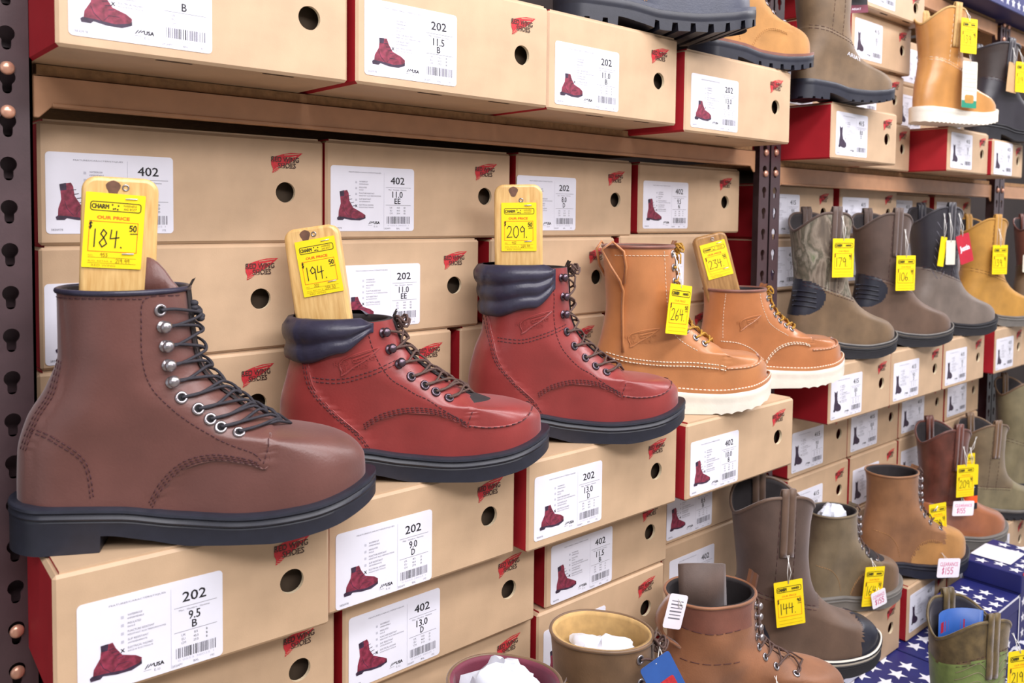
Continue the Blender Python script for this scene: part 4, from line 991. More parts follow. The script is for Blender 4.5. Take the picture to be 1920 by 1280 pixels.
# --- the two tan moc-toe boots on white wedge soles
def tan_boot(label, loc, rz, sc, tall):
    H = .232 if tall else .165
    toe = [(.014, .298), (.045, .302), (.06, .301), (.068, .297), (.075, .289), (.080, .276), (.0825, .26), (.0835, .245), (.0845, .232)]
    if tall:
        back = [(.014, .008), (.045, .006), (.075, .009), (.11, .02), (.15, .027), (.19, .024), (.232, .02)]
        front = toe+[(.0885, .215), (.097, .198), (.108, .179), (.122, .161), (.145, .146), (.18, .138), (.232, .132)]
        eyz, hk = [.222, .203, .184, .165, .147, .131, .1155, .104, .0955], (99, 99)
        shaft = [(.05, .038), (.1, .040), (.14, .043), (.19, .048), (.232, .05)]
    else:
        back = [(.014, .008), (.045, .006), (.075, .008), (.11, .016), (.14, .019), (.165, .018)]
        front = toe+[(.088, .215), (.095, .2), (.105, .181), (.118, .162), (.134, .147), (.15, .137), (.165, .131)]
        eyz, hk = [.150, .135, .122, .1115, .103, .0965], (99, 99)
        shaft = [(.05, .038), (.1, .040), (.14, .044), (.165, .046)]
    b = Boot('moc_toe_boot', label, 'boot', loc, rz, sc, H, back, front, shaft, rf=.05, **WEDGE)
    mk = 'russet' if tall else 'russet2'
    if tall:
        qc = [(.02, .078), (.06, .071), (.11, .066), (.16, .0645), (.2, .061), (.213, .0585)]
        c = mono(qc); b.panels.append((lambda x, z: min(z-c(x), .2145+(z-.06)*.12-x), .0022))
    else:
        qc = [(.118, .033), (.132, .052), (.15, .066), (.172, .0725), (.195, .072), (.21, .068)]
        b.panels.append((quarter([(.114, .02)]+qc, .2125, .07), .0018))
    tp = mono([(.2, .0640), (.225, .0650), (.25, .066), (.27, .069), (.292, .078)])
    b.panels.append((lambda x, z: min(z-tp(x), x-.214, .2905-x), -.0022))
    b.upper([('upper', mk, None)], 96, 56, lining='lining_dark', binding='chestnut', bind_r=.0026)
    g = G()
    if tall:
        for o_ in (.0022, .0075): b.stitch(g, [(x, z+o_) for x, z in qc], off=.0008, r=.0007, gap=2, step=.0018)
        b.stitch(g, [(.03, H-.012), (.07, H-.0118), (.112, H-.012)], r=.0004)
    else:
        for o_ in (.002, .0052): b.stitch(g, [(x-o_*.5, z+o_*.8) for x, z in qc], off=.0008, r=.0007, gap=2, step=.0018)
        b.stitch(g, [(.03, .082), (.06, .079), (.09, .068), (.118, .048)], r=.0006); b.stitch(g, [(.036, .16), (.034, .12), (.033, .085)], r=.0004)
    b.stitch(g, [(b.ff(z)-.028*(1+.5*min(abs(b.ff(z+.003)-b.ff(z-.003))/.006, 1.6)), z) for z in [H-.006]+eyz+[.088]], r=.0004)
    g.build('stitching', M['th_white'], b.t, True)
    moc_seam(b, [(.2145, .0635), (.232, .0642), (.252, .0655), (.272, .0688), (.285, .0745), (.2885, .0768)], mk, 'th_white', .0019)
    # leather welt with white stitches, then the wedge
    W_ = b.welt_path(.0062)
    g = G()
    for sd in (-1, 1):
        A = [(x, sd*y, z+.0035) for x, y, z in W_]; Bq = [(x, sd*max(0, y-.009), z+.0035) for x, y, z in W_]; D = [(x, sd*y, z-.001) for x, y, z in W_]
        g.strip(A, Bq) if sd < 0 else g.strip(Bq, A); g.strip(D, A) if sd < 0 else g.strip(A, D)
    tag(g.build('welt', M['russet'], b.t, 40), 'russet leather welt strip')
    g = G()
    for sd in (-1, 1):
        P = [Vector((x, sd*max(0, y-.003), z+.004)) for x, y, z in b.welt_path(.0062, 220)]
        for i in range(60, len(P)-2, 3): g.tube(P[i:i+3], .0008, 5)
    g.build('welt_stitching', M['th_white'], b.t, True)
    b.sole(M['crepe'], [(-.003, 0), (0, 0), (.0012, .002), (.0016, .008), (.0004, .012), (.0008, .016)], n=150, top=-.0006, cuts=lambda x: .0022*abs(math.sin(x*PI/.017)) if .19 < x < .30 else .0007)
    eyelets(b, eyz, hk, ring='metal', lace='lace_gold', tongue=mk, inset=.0115, gap=.011, loose=.003)
    emboss(b, .075 if tall else .082, .108 if tall else .112, .05 if tall else .042, .024, mk, rot=.05)
    return b
TAN10 = tan_boot('tall tan moc-toe boot with pull loops on a white wedge sole, tagged 264', (.968, .122, -.5428), -32, (1.171, 1.366), True)
b = TAN10
for sd in (-1, 1):                           # loop of leather at the back of the collar running down the seam
    g = G(); x = .034
    P = [b.S(x+.008, z, sd, .0012) for z in [.088+.012*i for i in range(8)]]
    P += [b.S(x+.004, .186, sd, .0035), b.S(x-.004, .205, sd, .009), b.S(x-.012, .222, sd, .010)+Vector((0, 0, .006)), b.S(x-.006, .2305, sd, .004)+Vector((0, 0, .008)), b.S(x+.006, .226, sd, .002), b.S(x+.010, .205, sd, .0015), b.S(x+.0085, .182, sd, .0018)]
    A = [p+Vector((0, sd*.007, 0)) for p in P]; B_ = [p-Vector((0, sd*.001, 0)) for p in P]
    g.strip(A, B_); o = g.build('pull_loop', M['russet'], b.t, True); sm = o.modifiers.new('thickness', 'SOLIDIFY'); sm.thickness = .0026; sm.offset = 0
TAN6 = tan_boot('shorter tan moc-toe boot on a white wedge sole, holding the 234.50 paddle', (1.311, .128, -.5428), -25, (1.186, 1.313), False)

# --- wooden display paddles with stapled price tags
def tag_print(g, w, h, price, cents, model=None, retail=None, head=None, y=-.0006, detail=True):
    X = lambda u: (u-.5)*w
    Zv = lambda v: (.5-v)*h
    q = rrect(X(.09), X(.93), Zv(.235), Zv(.12), h*.03, 3); g.stroke(q+[q[0]], w*.017, y, 0)
    if detail:
        put(g, 'CHARM', X(.25), Zv(.178), h*.06, y, 0, wd=w*.28, bold=w*.006)
        put(g, 'HARNESS', X(.75), Zv(.155), h*.032, y, 0, wd=w*.22); put(g, 'AND BOOT', X(.75), Zv(.2), h*.032, y, 0, wd=w*.22)
        for dx, dz in ((.45, .15), (.5, .2), (.55, .16), (.47, .205), (.54, .21)): g.flat([(X(dx)-w*.02, Zv(dz)), (X(dx), Zv(dz)-h*.016), (X(dx)+w*.02, Zv(dz)), (X(dx), Zv(dz)+h*.014)], y, 0)
        put(g, 'OUR PRICE', X(.48), Zv(.325), h*.042, y, 1, wd=w*.54, bold=w*.005)
        put(g, 'NO.', X(.14), Zv(.835), h*.025, y, 3); put(g, 'SUG. RETAIL $', X(.3), Zv(.91), h*.024, y, 3, wd=w*.4)
        put(g, 'RED WING', X(.36), Zv(.965), h*.028, y, 3, wd=w*.4)
    else:
        put(g, 'CHARM', X(.27), Zv(.178), h*.07, y, 0, wd=w*.3, bold=w*.008); put(g, 'HARNESS', X(.73), Zv(.178), h*.05, y, 0, wd=w*.26, bold=w*.004)
        put(g, 'OUR PRICE', X(.5), Zv(.325), h*.04, y, 1, wd=w*.5)
    q = [(X(.09), Zv(.78)), (X(.9), Zv(.78)), (X(.9), Zv(.38)), (X(.09), Zv(.38))]; g.stroke(q+[q[0]], w*.012, y, 1)
    g.stroke([(X(.1), Zv(.86)), (X(.9), Zv(.86))], w*.008, y, 3); g.stroke([(X(.1), Zv(.935)), (X(.9), Zv(.935))], w*.008, y, 3)
    yy = y-.0003
    pen(g, '$', X(.08), Zv(.48), h*.09, w*.018, yy, 2)
    pen(g, price+'.', X(.15), Zv(.72), h*.235, w*.02, yy, 2, .57)
    pen(g, cents, X(.76), Zv(.49), h*.075, w*.018, yy, 2); g.stroke([(X(.78), Zv(.525)), (X(.9), Zv(.52))], w*.015, yy, 2)
    if model: pen(g, model, X(.3), Zv(.85), h*.05, w*.01, yy, 3)
    if retail: pen(g, retail, X(.56), Zv(.925), h*.055, w*.01, yy, 3)
    if head: put(g, head, X(.78), Zv(.07), h*.05, yy, 3, wd=w*.2)
TAGM = ['tag_ink', 'tag_orange', 'pen', 'pen_faint']
def curl_sheet(w, h, curl, m, parent, name, th=.0005, n=8):
    g = G(); A = []
    for i in range(n+1):
        z = h/2-h*i/n; yv = -curl*((i/n)**3); A.append((yv, z))
    g.add([(sx*w/2, yv, z) for yv, z in A for sx in (-1, 1)], [(2*i, 2*i+2, 2*i+3, 2*i+1) for i in range(n)])
    o = g.build(name, m, parent, True); sm = o.modifiers.new('thickness', 'SOLIDIFY'); sm.thickness = th; sm.offset = -1
    return o
def paddle(label, b, lx_, zbot, hgt, wd, rz, tilt, lean, price, cents, model, retail, wood, tagdx=0, tagz=None, head=None, tagrot=0, ly=0, tagw=.056):
    p = b.world((lx_, ly, zbot)); th = .021
    t = thing('display_paddle', label, 'wooden paddle', p, 0, 'wooden price paddles standing in boots', 1, rot=(math.radians(tilt), math.radians(lean), math.radians(rz)))
    g = G(); g.prism(rrect(-wd/2, wd/2, 0, hgt, wd*.2, 7), -th/2, th/2); bevel(g.build('board', M[wood], t, 30), .0045, 3)
    if wood == 'pine':
        k = G(); P = [( -wd*.1+wd*.09*math.cos(a)*(1+.2*math.sin(3*a)), hgt-.012+.0085*math.sin(a)) for a in [i*2*PI/16 for i in range(16)]]; k.flat(P, -th/2-.0002); k.build('knot', M['knot'], t)
    k = G(); k.tube([(wd*.06+.003*math.cos(a), -th/2-.0004, hgt-(.011 if not head else .026)+.003*math.sin(a)) for a in [i*2*PI/14 for i in range(14)]], .0009, 6, closed=True); k.build('hanging_hole', M['metal'], t, True)
    w_, h_ = tagw, tagw*1.38
    g = G(); g.prism(rrect(-w_/2, w_/2, -h_/2, h_/2, .001, 2), -.0004, 0); s = g.build('price_tag', M['tag'], t)
    s.location = (tagdx, -th/2-.0012, tagz if tagz else hgt-.018-h_/2); s.rotation_euler = (0, math.radians(tagrot), 0); tag(s, 'yellow handwritten price tag stapled to the paddle')
    g = G(); tag_print(g, w_, h_, price, cents, model, retail, head); g.build('tag_print', [M[k_] for k_ in TAGM], s)
    g = G()
    for sx, sz in ((w_*.26, h_*.44), (w_*.26, -h_*.30)): g.tube([(sx-.006, -.0012, sz), (sx+.006, -.0012, sz+.0006)], .0007, 6)
    g.build('staple', M['staple'], s, True)
    return t
paddle('pine paddle with a dark top edge, tagged 184.50, in the big brown boot', BROWN, .080, .128, .243, .078, -14, 3, 2, '184', '50', '953', '219.99', 'pine', tagdx=-.006, tagrot=2, tagw=.060)
paddle('pine paddle tagged 194.50, leaning left in the shorter red boot', RED6, .060, .10, .222, .078, -42, -3, -9, '194', '50', '202', '254.50', 'pine', tagdx=.006, tagrot=-2, tagw=.057)
paddle('pine paddle with a dark knot, tagged 209.50 OUT, in the taller red boot', RED8, .072, .135, .243, .080, -44, 0, -1, '209', '50', '402', '264.99', 'pine', tagdx=.001, tagz=.243-.070, head='OUT', tagw=.058)
paddle('darker wooden paddle tagged 234.50, tilted in the shorter tan moc-toe boot', TAN6, .064, .092, .222, .074, -40, -2, -15, '234', '50', None, None, 'oak', tagdx=.002, tagrot=-1, ly=-.014)

# --- pull-on boots
def pull_on(name, label, loc, rz, sc, shaft_m, foot_m, sole_m='rubber_matte', H=.265, seam=.112, strap=None, strapx=.088, lug=0, midsole=None, heelpatch=None, toecap=None, flat=False, scoop=.034, lining='lining_dark', wide=1, stitches='th_dark', group=None, dents=(), side_seam=True, seamslope=.25, both=True):
    toe = [(.014, .296), (.04, .300), (.05, .299), (.057, .293), (.065, .281), (.071, .264), (.076, .246), (.082, .228), (.091, .207), (.104, .187)]
    front = toe+[(.122, .171), (.145, .161), (.185, .155), (.225, .156), (H, .162)]
    back = [(.014, .007), (.05, .005), (.085, .010), (.12, .022), (.15, .027), (.2, .022), (H, .014)]
    shaft = [(.06, .038), (.1, .041), (.15, .046*wide), (.2, .051*wide), (H, .054*wide)]
    b = Boot(name, label, 'boot', loc, rz, sc, H, back, front, shaft, scoop=scoop, group=group, dents=dents, **(WEDGE if flat else SUPER))
    line = lambda x: seam+seamslope*(.17-x)+1.5*max(0, x-.166)
    parts = []
    if toecap: parts.append(('toe_cap', toecap, lambda x, z: x > .246+(z-.05)*.25))
    if heelpatch: parts.append(('heel_patch', heelpatch, (lambda x, z: ((x-.01)/.062)**2+((z-.118)/.034)**2 < 1) if not toecap else (lambda x, z: x < .075-.5*max(0, z-.05)-4*max(0, z-.085))))
    if foot_m != shaft_m or True: parts.append(('vamp', foot_m, lambda x, z: z < line(x)))
    parts.append(('shaft', shaft_m, None))
    b.panels.append((lambda x, z: line(x)-z, .0012))
    if toecap: b.panels.append((lambda x, z: x-.246-(z-.05)*.25, .0018))
    b.upper(parts, 100, 56, lining=lining)
    g = G()
    L = [(x, line(x)) for x in (.03, .06, .1, .14, .163)]
    b.stitch(g, [(x, z+.003) for x, z in L], gap=2, step=.003); b.stitch(g, [(x, z-.003) for x, z in L], gap=2, step=.003)
    if side_seam:
        for dx in (-.0165, .0165): b.stitch(g, [(strapx+dx, line(strapx)), (strapx+dx, .19), (strapx+dx*.9, H-.012)], gap=2, step=.003)
    g.build('stitching', M[stitches], b.t, True)
    g = G(); g.tube(b.top[::2], .0026, 7, closed=True); g.build('top_binding', M[strap or shaft_m], b.t, True)
    b.strap(strapx, .026, H-.075, strap or shaft_m)
    if flat: b.sole(M[sole_m], FLAT, name='sole', n=100, cuts=(lambda x: .002*abs(math.sin(x*PI/.016))))
    elif lug: b.sole(M[sole_m], FLAT, n=100, step=[.075], cuts=lambda x: lug if (x % .024) < .007 and (x < .07 or x > .13) else 0)
    else: b.sole(M[sole_m], LEV, n=100, step=[.075])
    if midsole:
        g = G(); Wp = b.welt_path(.0085)
        for sd in (-1, 1):
            A = [(x, sd*y, z+.001) for x, y, z in Wp]; B_ = [(x, sd*y, z-.007) for x, y, z in Wp]
            (g.strip(B_, A) if sd < 0 else g.strip(A, B_))
        o = g.build('midsole', M[midsole], b.t, True); sm = o.modifiers.new('thickness', 'SOLIDIFY'); sm.thickness = .003; sm.offset = -1
    return b
zP = -.5105
CAMO = pull_on('pull_on_boot', 'camouflage-shafted pull-on boot beside the middle posts, tagged 179', (1.638, .108, zP), -22, (1.046, 1.285), 'camo', 'mud', midsole='rubber_grey', heelpatch='rubber', strap='darkbrown', seam=.108, H=.262)
PULL2 = pull_on('pull_on_boot', 'brown pull-on boot with a black ribbed heel patch, tagged 106', (1.950, .106, zP), -23, (1.077, 1.29), 'darkbrown', 'coffee', midsole='rubber_grey', heelpatch='rubber', strap='darkbrown', H=.262)
PULL3 = pull_on('pull_on_boot', 'black-shafted western boot with a grey foot and a red hang tag', (2.297, .106, zP), -22, (1.06, 1.318), 'black', 'greyfoot', strap='black', H=.272, seam=.118)
PULL4 = pull_on('pull_on_boot', 'wheat-coloured pull-on boot with one yellow tag', (2.654, .104, zP), -22, (1.064, 1.257), 'wheat', 'wheat', sole_m='rubber_grey', H=.262)
g = G()
for sd in (-1,):
    for k in range(7):
        for q in (-1, 1): g.tube([PULL3.S(.062+q*.004, .13+.017*k, sd, .0004), PULL3.S(.062+q*.016, .146+.017*k, sd, .0004)], .0007, 5)
        for q in (-1, 1): g.tube([PULL3.S(.12+q*.003, .14+.017*k, sd, .0004), PULL3.S(.12+q*.011, .153+.017*k, sd, .0004)], .0007, 5)
g.build('shaft_stitching', M['ink_grey'], PULL3.t, True)
g = G()
for c, k in ((CAMO, 0), (PULL2, 1)):
    h = G()
    for z in (.102, .111, .120, .129): h.tube(c.path([(.012, z), (.03, z), (.05, z-.002)], -1, .0012), .0016, 5)
    h.build('heel_ribs', M['rubber'], c.t, True)
CR1 = pull_on('pull_on_boot', 'chestnut western boot with a green hang label, right behind the wheat boot', (3.02, .055, -.51), -20, (1.05, 1.27), 'chestnut', 'mud', strap='mahogany', H=.262)
CR2 = pull_on('pull_on_boot', 'olive pull-on boot at the far right edge beside the chestnut one', (3.3, .055, -.51), -20, (1.05, 1.27), 'olive', 'olive', strap='coffee', H=.262)
shoe_box(2.945, 3.24, 0, -.654, -.510, KB+'under the chestnut western boot at the right edge', RP, '415', '9.0', 'D', d=.112)
shoe_box(3.25, 3.55, 0, -.654, -.510, KB+'under the olive pull-on at the far right edge', RP, '415', '9.0', 'D', d=.34)
# top shelf
STAMP = pull_on('pull_on_boot', 'muddy brown pull-on boot with a stamped name on the raised shelf', (1.538, .050, .0985), -16, (.978, 1.06), 'mud', 'mud', sole_m='rubber', lug=.004, strap='coffee', H=.285, seam=.118)
vs, fs, asp = text_geo('ARIAT'); g = G(); g.add([STAMP.S(lerp(.125, .17, v[0]), lerp(.098, .106, v[1])-.012*v[0], -1, .0007) for v in vs], fs); g.build('stamped_name', M['label'], STAMP.t)
HONEY = pull_on('pull_on_boot', 'honey-coloured wellington boot on a thick white sole, tagged 139', (2.140, .036, .0925), -17, (.983, 1.19), 'honey', 'honey', sole_m='crepe', flat=True, strap='lining_tan', H=.245, stitches='th_white', lining='lining_tan')
ESP = pull_on('pull_on_boot', 'near-black pull-on boot at the top right with a brown tag', (2.594, .061, .0785), -18, (1.063, 1.312), 'espresso', 'black', strap='black', H=.22, scoop=.012)
# lower row
zL = -1.1125
RUBTOE = pull_on('pull_on_boot', 'dark brown pull-on boot with black rubber toe and heel guards', (1.258, .008, zL), -31, (1.14, 1.40), 'darkbrown', 'coffee', midsole='crepe', toecap='rubber', heelpatch='rubber', strap='coffee', H=.262, seam=.1, wide=1.08)
h = G(); b = RUBTOE
MAH = pull_on('pull_on_boot', 'mahogany western boot with a shiny orange-brown toe and several tags', (2.245, .044, -1.1175), -24, (1.05, 1.35), 'mahogany', 'toffee', sole_m='rubber_grey', strap='mahogany', H=.25, seam=.088, seamslope=.12)
FARB = pull_on('pull_on_boot', 'grey-brown pull-on boot with a ridged sole, behind the mahogany one', (2.596, .060, -1.1175), -25, (1.034, 1.207), 'olive', 'khaki', midsole='rubber_grey', lug=.005, strap='bistre', H=.245, seam=.082, seamslope=.1)
FARO = pull_on('pull_on_boot', 'tall khaki pull-on boot at the right edge, one yellow tag', (2.927, .065, -1.1175), -22, (1.003, 1.391), 'khaki', 'khaki', strap='bistre', H=.275)
GREEN = pull_on('pull_on_boot', 'green western boot with brown stitched top and a blue card inside', (1.585, -.27, -1.400), -26, (1.12, 1.36), 'greenbrown', 'green', strap='greenbrown', H=.29, seam=.255, seamslope=-.12, scoop=.04, lining='black', wide=1.02, side_seam=False)
shoe_box(2.87, 3.2, -.055, -1.264, -1.118, KB+'under the tall khaki boot at the right edge', RL, '415', '9.0', 'D', d=.166)
g = G()
for sd in (-1,):
    for k in range(9):
        z0_ = .13+.012*k
        g.tube(GREEN.path([(.03, z0_), (.06, z0_+.012), (.09, z0_-.004), (.12, z0_+.012), (.15, z0_)], sd, .0004), .0006, 5)
g.build('shaft_stitching', M['khaki'], GREEN.t, True)
g = G()                                       # blue card curled inside the green boot
A = []; n = 14
for i in range(n+1):
    a = PI*(.15+.7*i/n); A.append((.088+.058*math.cos(a), .046*math.sin(a)*.9))
g.add([(x, y, z) for x, y in A for z in (.2, .29+.0)], [(2*i, 2*i+2, 2*i+3, 2*i+1) for i in range(n)])
c = thing('boot_insert', 'blue printed card curled inside the green boot top', 'card', GREEN.world((0, 0, 0)), math.radians(-26), scale=(1.12, 1.36))
o = g.build('card', M['card_blue'], c, True); o.modifiers.new('thickness', 'SOLIDIFY').thickness = .001
g = G(); g.add([(.088+.056*math.cos(a), .0405*math.sin(a), z) for a in [PI*(.35+.35*i/8) for i in range(9)] for z in (.255, .272)], [(2*i, 2*i+2, 2*i+3, 2*i+1) for i in range(8)]); g.build('printed_band', M['card_red'], c, True)

# --- other lace-up boots
def lacer(label, loc, rz, sc, m, H, tall=True, sole_m='rubber_matte', lug=0, welt=None, cuts=None, lace='lace_brown', ring='metal', levels=None, lining='lining_dark', vamp=None, dents=(), bow=True, name='work_boot', collar=None, n=8, tall_tongue=.008, lean=0):
    front = [(.014, .296), (.045, .300), (.06, .299), (.068, .295), (.076, .286), (.082, .272), (.086, .255), (.089, .24), (.093, .222), (.1, .205), (.112, .186), (.127, .168), (.145, .156), (.17, .15)]
    front = [p for p in front if p[0] < H-.012]+[(H, .147)]
    back = [p for p in [(.014, .007), (.05, .005), (.085, .009), (.12, .02), (.15, .026), (.18, .026)] if p[0] < H-.012]+[(H, .022)]
    shaft = [(.06, .038), (.1, .041), (.145, .044), (max(H, .16), .050)]
    b = Boot(name, label, 'boot', loc, rz, sc, H, back, front, shaft, dents=dents, lean=lean, **SUPER)
    qc = [(.118, .033), (.132, .052), (.15, .066), (.17, .0705), (.19, .068), (.205, .064)]
    b.panels.append((quarter([(.114, .02)]+qc, .2085, .066), .0016))
    parts = []
    if collar: parts.append(('collar', collar, lambda x, z: z > H-.035 and x < .125))
    if vamp: parts.append(('vamp', vamp, lambda x, z: x > .118 and quarter([(.114, .02)]+qc, .2085, .066)(x, z) < 0))
    parts.append(('upper', m, None))
    b.upper(parts, 76, 44, lining=lining, binding=m)
    g = G()
    for o_ in (.002, .0045): b.stitch(g, [(x-o_*.5, z+o_) for x, z in qc])
    b.stitch(g, [(.02, .1), (.05, .092), (.075, .07), (.085, .045)])
    g.build('stitching', M['th_tan'], b.t, True)
    if lug: b.sole(M[sole_m], FLAT, n=100, step=[.075], cuts=lambda x: lug if (x % .026) < .008 and (x < .07 or x > .12) else 0)
    else: b.sole(M[sole_m], levels or LEV, n=100, step=[.075])
    if welt:
        g = G(); Wp = b.welt_path(.0075)
        for sd in (-1, 1):
            A = [(x, sd*y, z+.003) for x, y, z in Wp]; C_ = [(x, sd*max(0, y-.009), z+.003) for x, y, z in Wp]; B_ = [(x, sd*y, z-.002) for x, y, z in Wp]
            g.strip(A, C_) if sd < 0 else g.strip(C_, A); g.strip(B_, A) if sd < 0 else g.strip(A, B_)
        g.build('welt', M[welt], b.t, 40)
    zs = [H-.012-(H-.012-.092)*i/(n-1) for i in range(n)]
    eyelets(b, zs, (0, n//2) if tall else (99, 99), ring=ring, lace=lace, tongue=m, inset=.013, loose=.003, bow=bow, tongue_top=tall_tongue)
    return b
LUG = lacer('black work boot with a deep lug sole on the near top shelf', (.843, .100, .1565), -25, (1.254, 1.31), 'smoke', .22, sole_m='rubber', lug=.011, welt='smoke', lace='lace_black')
NUB = lacer('tan nubuck work boot on a lug sole, half behind the black one', (1.215, .082, .1415), -12, (1.05, 1.11), 'nubuck', .2, sole_m='rubber', lug=.009, welt='chestnut')
CRAZY = lacer('big crumpled brown lace-up boot at the bottom centre, yellow tag', (.958, -.050, zL), -26, 1.29, 'crazyhorse', .21, dents=((.08, .155, .022, -.005), (.1, .125, .02, .005), (.05, .18, .02, .004), (.06, .1, .02, -.004), (.13, .09, .02, -.003), (.12, .17, .02, .003)), collar='chestnut', bow=False, tall_tongue=.02)
b = CRAZY; g = G(); A, B_ = [], []
for i in range(11):
    t = i/10; x = .05+.075*t; y = .02-.015*math.sin(PI*t)
    A.append(b.warp((x, y, .15))); B_.append(b.warp((x-.004, y+.004, .232+.012*math.sin(PI*min(1, .25+.7*t)))))
g.strip(A, B_); o = g.build('tongue_flap', M['darkbrown'], b.t, True); o.modifiers.new('thickness', 'SOLIDIFY').thickness = .005
g = G(); P = [b.S(.03, .15, -1, .001)]+[b.warp((.022-.020*math.sin(PI*k/8), -.012, .15+.062*k/8)) for k in range(1, 9)]
g.strip([p+Vector((0, .009, 0)) for p in P], [p-Vector((0, .009, 0)) for p in P]); o = g.build('pull_loop', M['crazyhorse'], b.t, True); o.modifiers.new('thickness', 'SOLIDIFY').thickness = .003
g = G()
for z0_ in (.176, .132): b.stitch(g, [(.03, z0_), (.07, z0_-.002), (.11, z0_)], gap=3, step=.003)
g.build('collar_stitching', M['th_dark'], b.t, True)
OLV = lacer('olive-brown lace-up boot with white tissue, behind the rubber-toed pull-on', (1.633, .042, -1.1175), -18, (.978, 1.254), 'olive', .195, sole_m='rubber_grey', vamp='bistre', n=7)
PLAIN = lacer('plain brown lace-up boot with an orange-tan toe, tagged 179 with a white card', (1.937, .052, -1.1175), -26, (1.081, 1.377), 'cinnamon', .205, vamp='nubuck', sole_m='rubber')
BLUE = lacer('olive-brown western shoe with a blue hang tag at the bottom', (.665, -.055, zL), -55, (1.2, 1.36), 'bistre', .235, lining='lining_tan', n=6, tall=False)
MAR = lacer('maroon-lined shoe stuffed with white tissue at the bottom edge', (.470, -.060, zL), -58, (1.2, 1.36), 'bistre', .235, lining='maroon', n=6, tall=False, lace='lace_gold')
def tissue(b, label, z, s_, seed):
    rnd = random.Random(seed); me = G(); nu, nv = 22, 14; vs = []
    c = ((b.fb(b.H)+b.ff(b.H))/2, 0, z)
    for i in range(nv+1):
        for k in range(nu):
            t, a = PI*i/nv, 2*PI*k/nu; r = 1+.16*math.sin(3*a+2*t+seed)+.1*math.sin(7*a-3*t)+.07*rnd.uniform(-1, 1)
            vs.append((c[0]+s_[0]*r*math.sin(t)*math.cos(a), s_[1]*r*math.sin(t)*math.sin(a), c[2]+s_[2]*r*math.cos(t)))
    me.add(vs, [(i*nu+k, i*nu+(k+1) % nu, (i+1)*nu+(k+1) % nu, (i+1)*nu+k) for i in range(nv) for k in range(nu)])
    o = me.build('tissue_paper', M['paper'], None, 35); o.location = b.t.location; o.rotation_euler = b.t.rotation_euler; o.scale = b.t.scale
    return tag(o, label, 'tissue paper')
tissue(MAR, 'crumpled white tissue filling the maroon-lined shoe', .223, (.045, .032, .026), 1)
tissue(OLV, 'small wad of white tissue in the olive-brown lace-up', .186, (.035, .026, .018), 2)
tissue(BLUE, 'white tissue lining inside the shoe with the blue hang tag', .212, (.042, .03, .014), 4)

# ------------------------------------------------------------------ hanging tags
def hang_tag(label, p, rz, w, h, price=None, cents='50', mt='tag', tilt=0, roll=0, string=None, cat='price tag', extra=None, group=None, name='price_tag'):
    """tag with its top hole at p; string is the point it hangs from"""
    t = thing(name, label, cat, p, 0, group, 1, rot=(math.radians(tilt), math.radians(roll), math.radians(rz)))
    g = G(); g.prism([(x, z-h/2+.006) for x, z in rrect(-w/2, w/2, -h/2, h/2, .0015 if not extra else .004, 2)], -.0004, .0004); s = g.build('card', M[mt], t)
    if price:
        q = G(); tag_print(q, w, h, price, cents, detail=False); q.build('tag_print', [M[k_] for k_ in TAGM], s, loc=(0, -.0004, -h/2+.006))
    if extra: extra(s, w, h)
    if string:
        sv = Vector(string)-Vector(p); R = t.rotation_euler.to_matrix().inverted(); e = R @ sv
        g = G(); mid = e*.5+Vector((0, -.006, -.004)); off = Vector((.004, 0, 0))
        g.tube([Vector((0, -.001, 0)), mid+off, e], .0007, 5); g.tube([Vector((0, -.001, 0)), mid-off, e+Vector((.004, 0, 0))], .0007, 5)
        g.build('string', M['string'], t, True)
    return t
def tag_on(b, x, z, label, w=.062, h=.092, price=None, cents='50', sx=None, sz=None, off=.014, drz=0, **k):
    p = b.world(b.S(x, z, -1, off)); q = b.world(b.S(sx if sx is not None else x, sz if sz is not None else min(z+.03, b.H-.002), -1, .004))
    return hang_tag(label, p, math.degrees(b.t.rotation_euler.z)+drz, w, h, price, cents, string=q, **k)
YT = 'yellow handwritten tags hanging on the boots'
tag_on(TAN10, .118, .176, 'yellow tag reading 264 tied to the lace of the tall tan boot', price='264', sz=.224, off=.02, group=YT, drz=30, roll=8)
tag_on(CAMO, .098, .215, 'yellow tag reading 179 on the camouflage boot', price='179', cents='90', sz=.255, group=YT)
tag_on(PULL2, .105, .185, 'yellow tag reading 106 on the brown black-heeled pull-on', price='106', cents='50', sz=.235, group=YT)
tag_on(PULL4, .088, .2, 'yellow tag on the wheat-coloured pull-on', price='139', cents='50', sz=.24, group=YT)
tag_on(HONEY, .112, .215, 'yellow tag reading 139 on the honey-coloured boot', price='139', cents='90', sz=.24, group=YT, off=.018)
tag_on(ESP, .115, .175, 'yellow tag on the near-black boot at the top right', w=.058, price='119', cents='50', sz=.21, group=YT, off=.02)
tag_on(RUBTOE, .088, .155, 'yellow tag reading 144 on the rubber-toed pull-on', price='144', cents='90', sz=.19, group=YT, roll=-6)
tag_on(OLV, .17, .088, 'yellow tag on the toe of the olive-brown lace-up', price='164', cents='50', sz=.1, off=.02, group=YT, roll=6, h=.095)
tag_on(PLAIN, .195, .105, 'yellow tag reading 179 on the plain brown lace-up', price='179', cents='50', sz=.12, off=.03, group=YT, w=.055, roll=-4)
tag_on(MAH, .10, .185, 'yellow tag reading 209 on the mahogany boot', price='209', cents='50', sz=.22, off=.018, group=YT)
tag_on(FARB, .028, .185, 'yellow tag reading 139 left of the grey-brown pull-on', price='139', cents='50', sz=.23, off=.034, group=YT)
tag_on(FARO, .115, .2, 'yellow tag on the tall khaki boot at the right edge', price='159', cents='50', sz=.25, off=.02, group=YT)
tag_on(GREEN, .14, .245, 'yellow tag on the green western boot', price='219', cents='50', sz=.275, off=.02, group=YT)
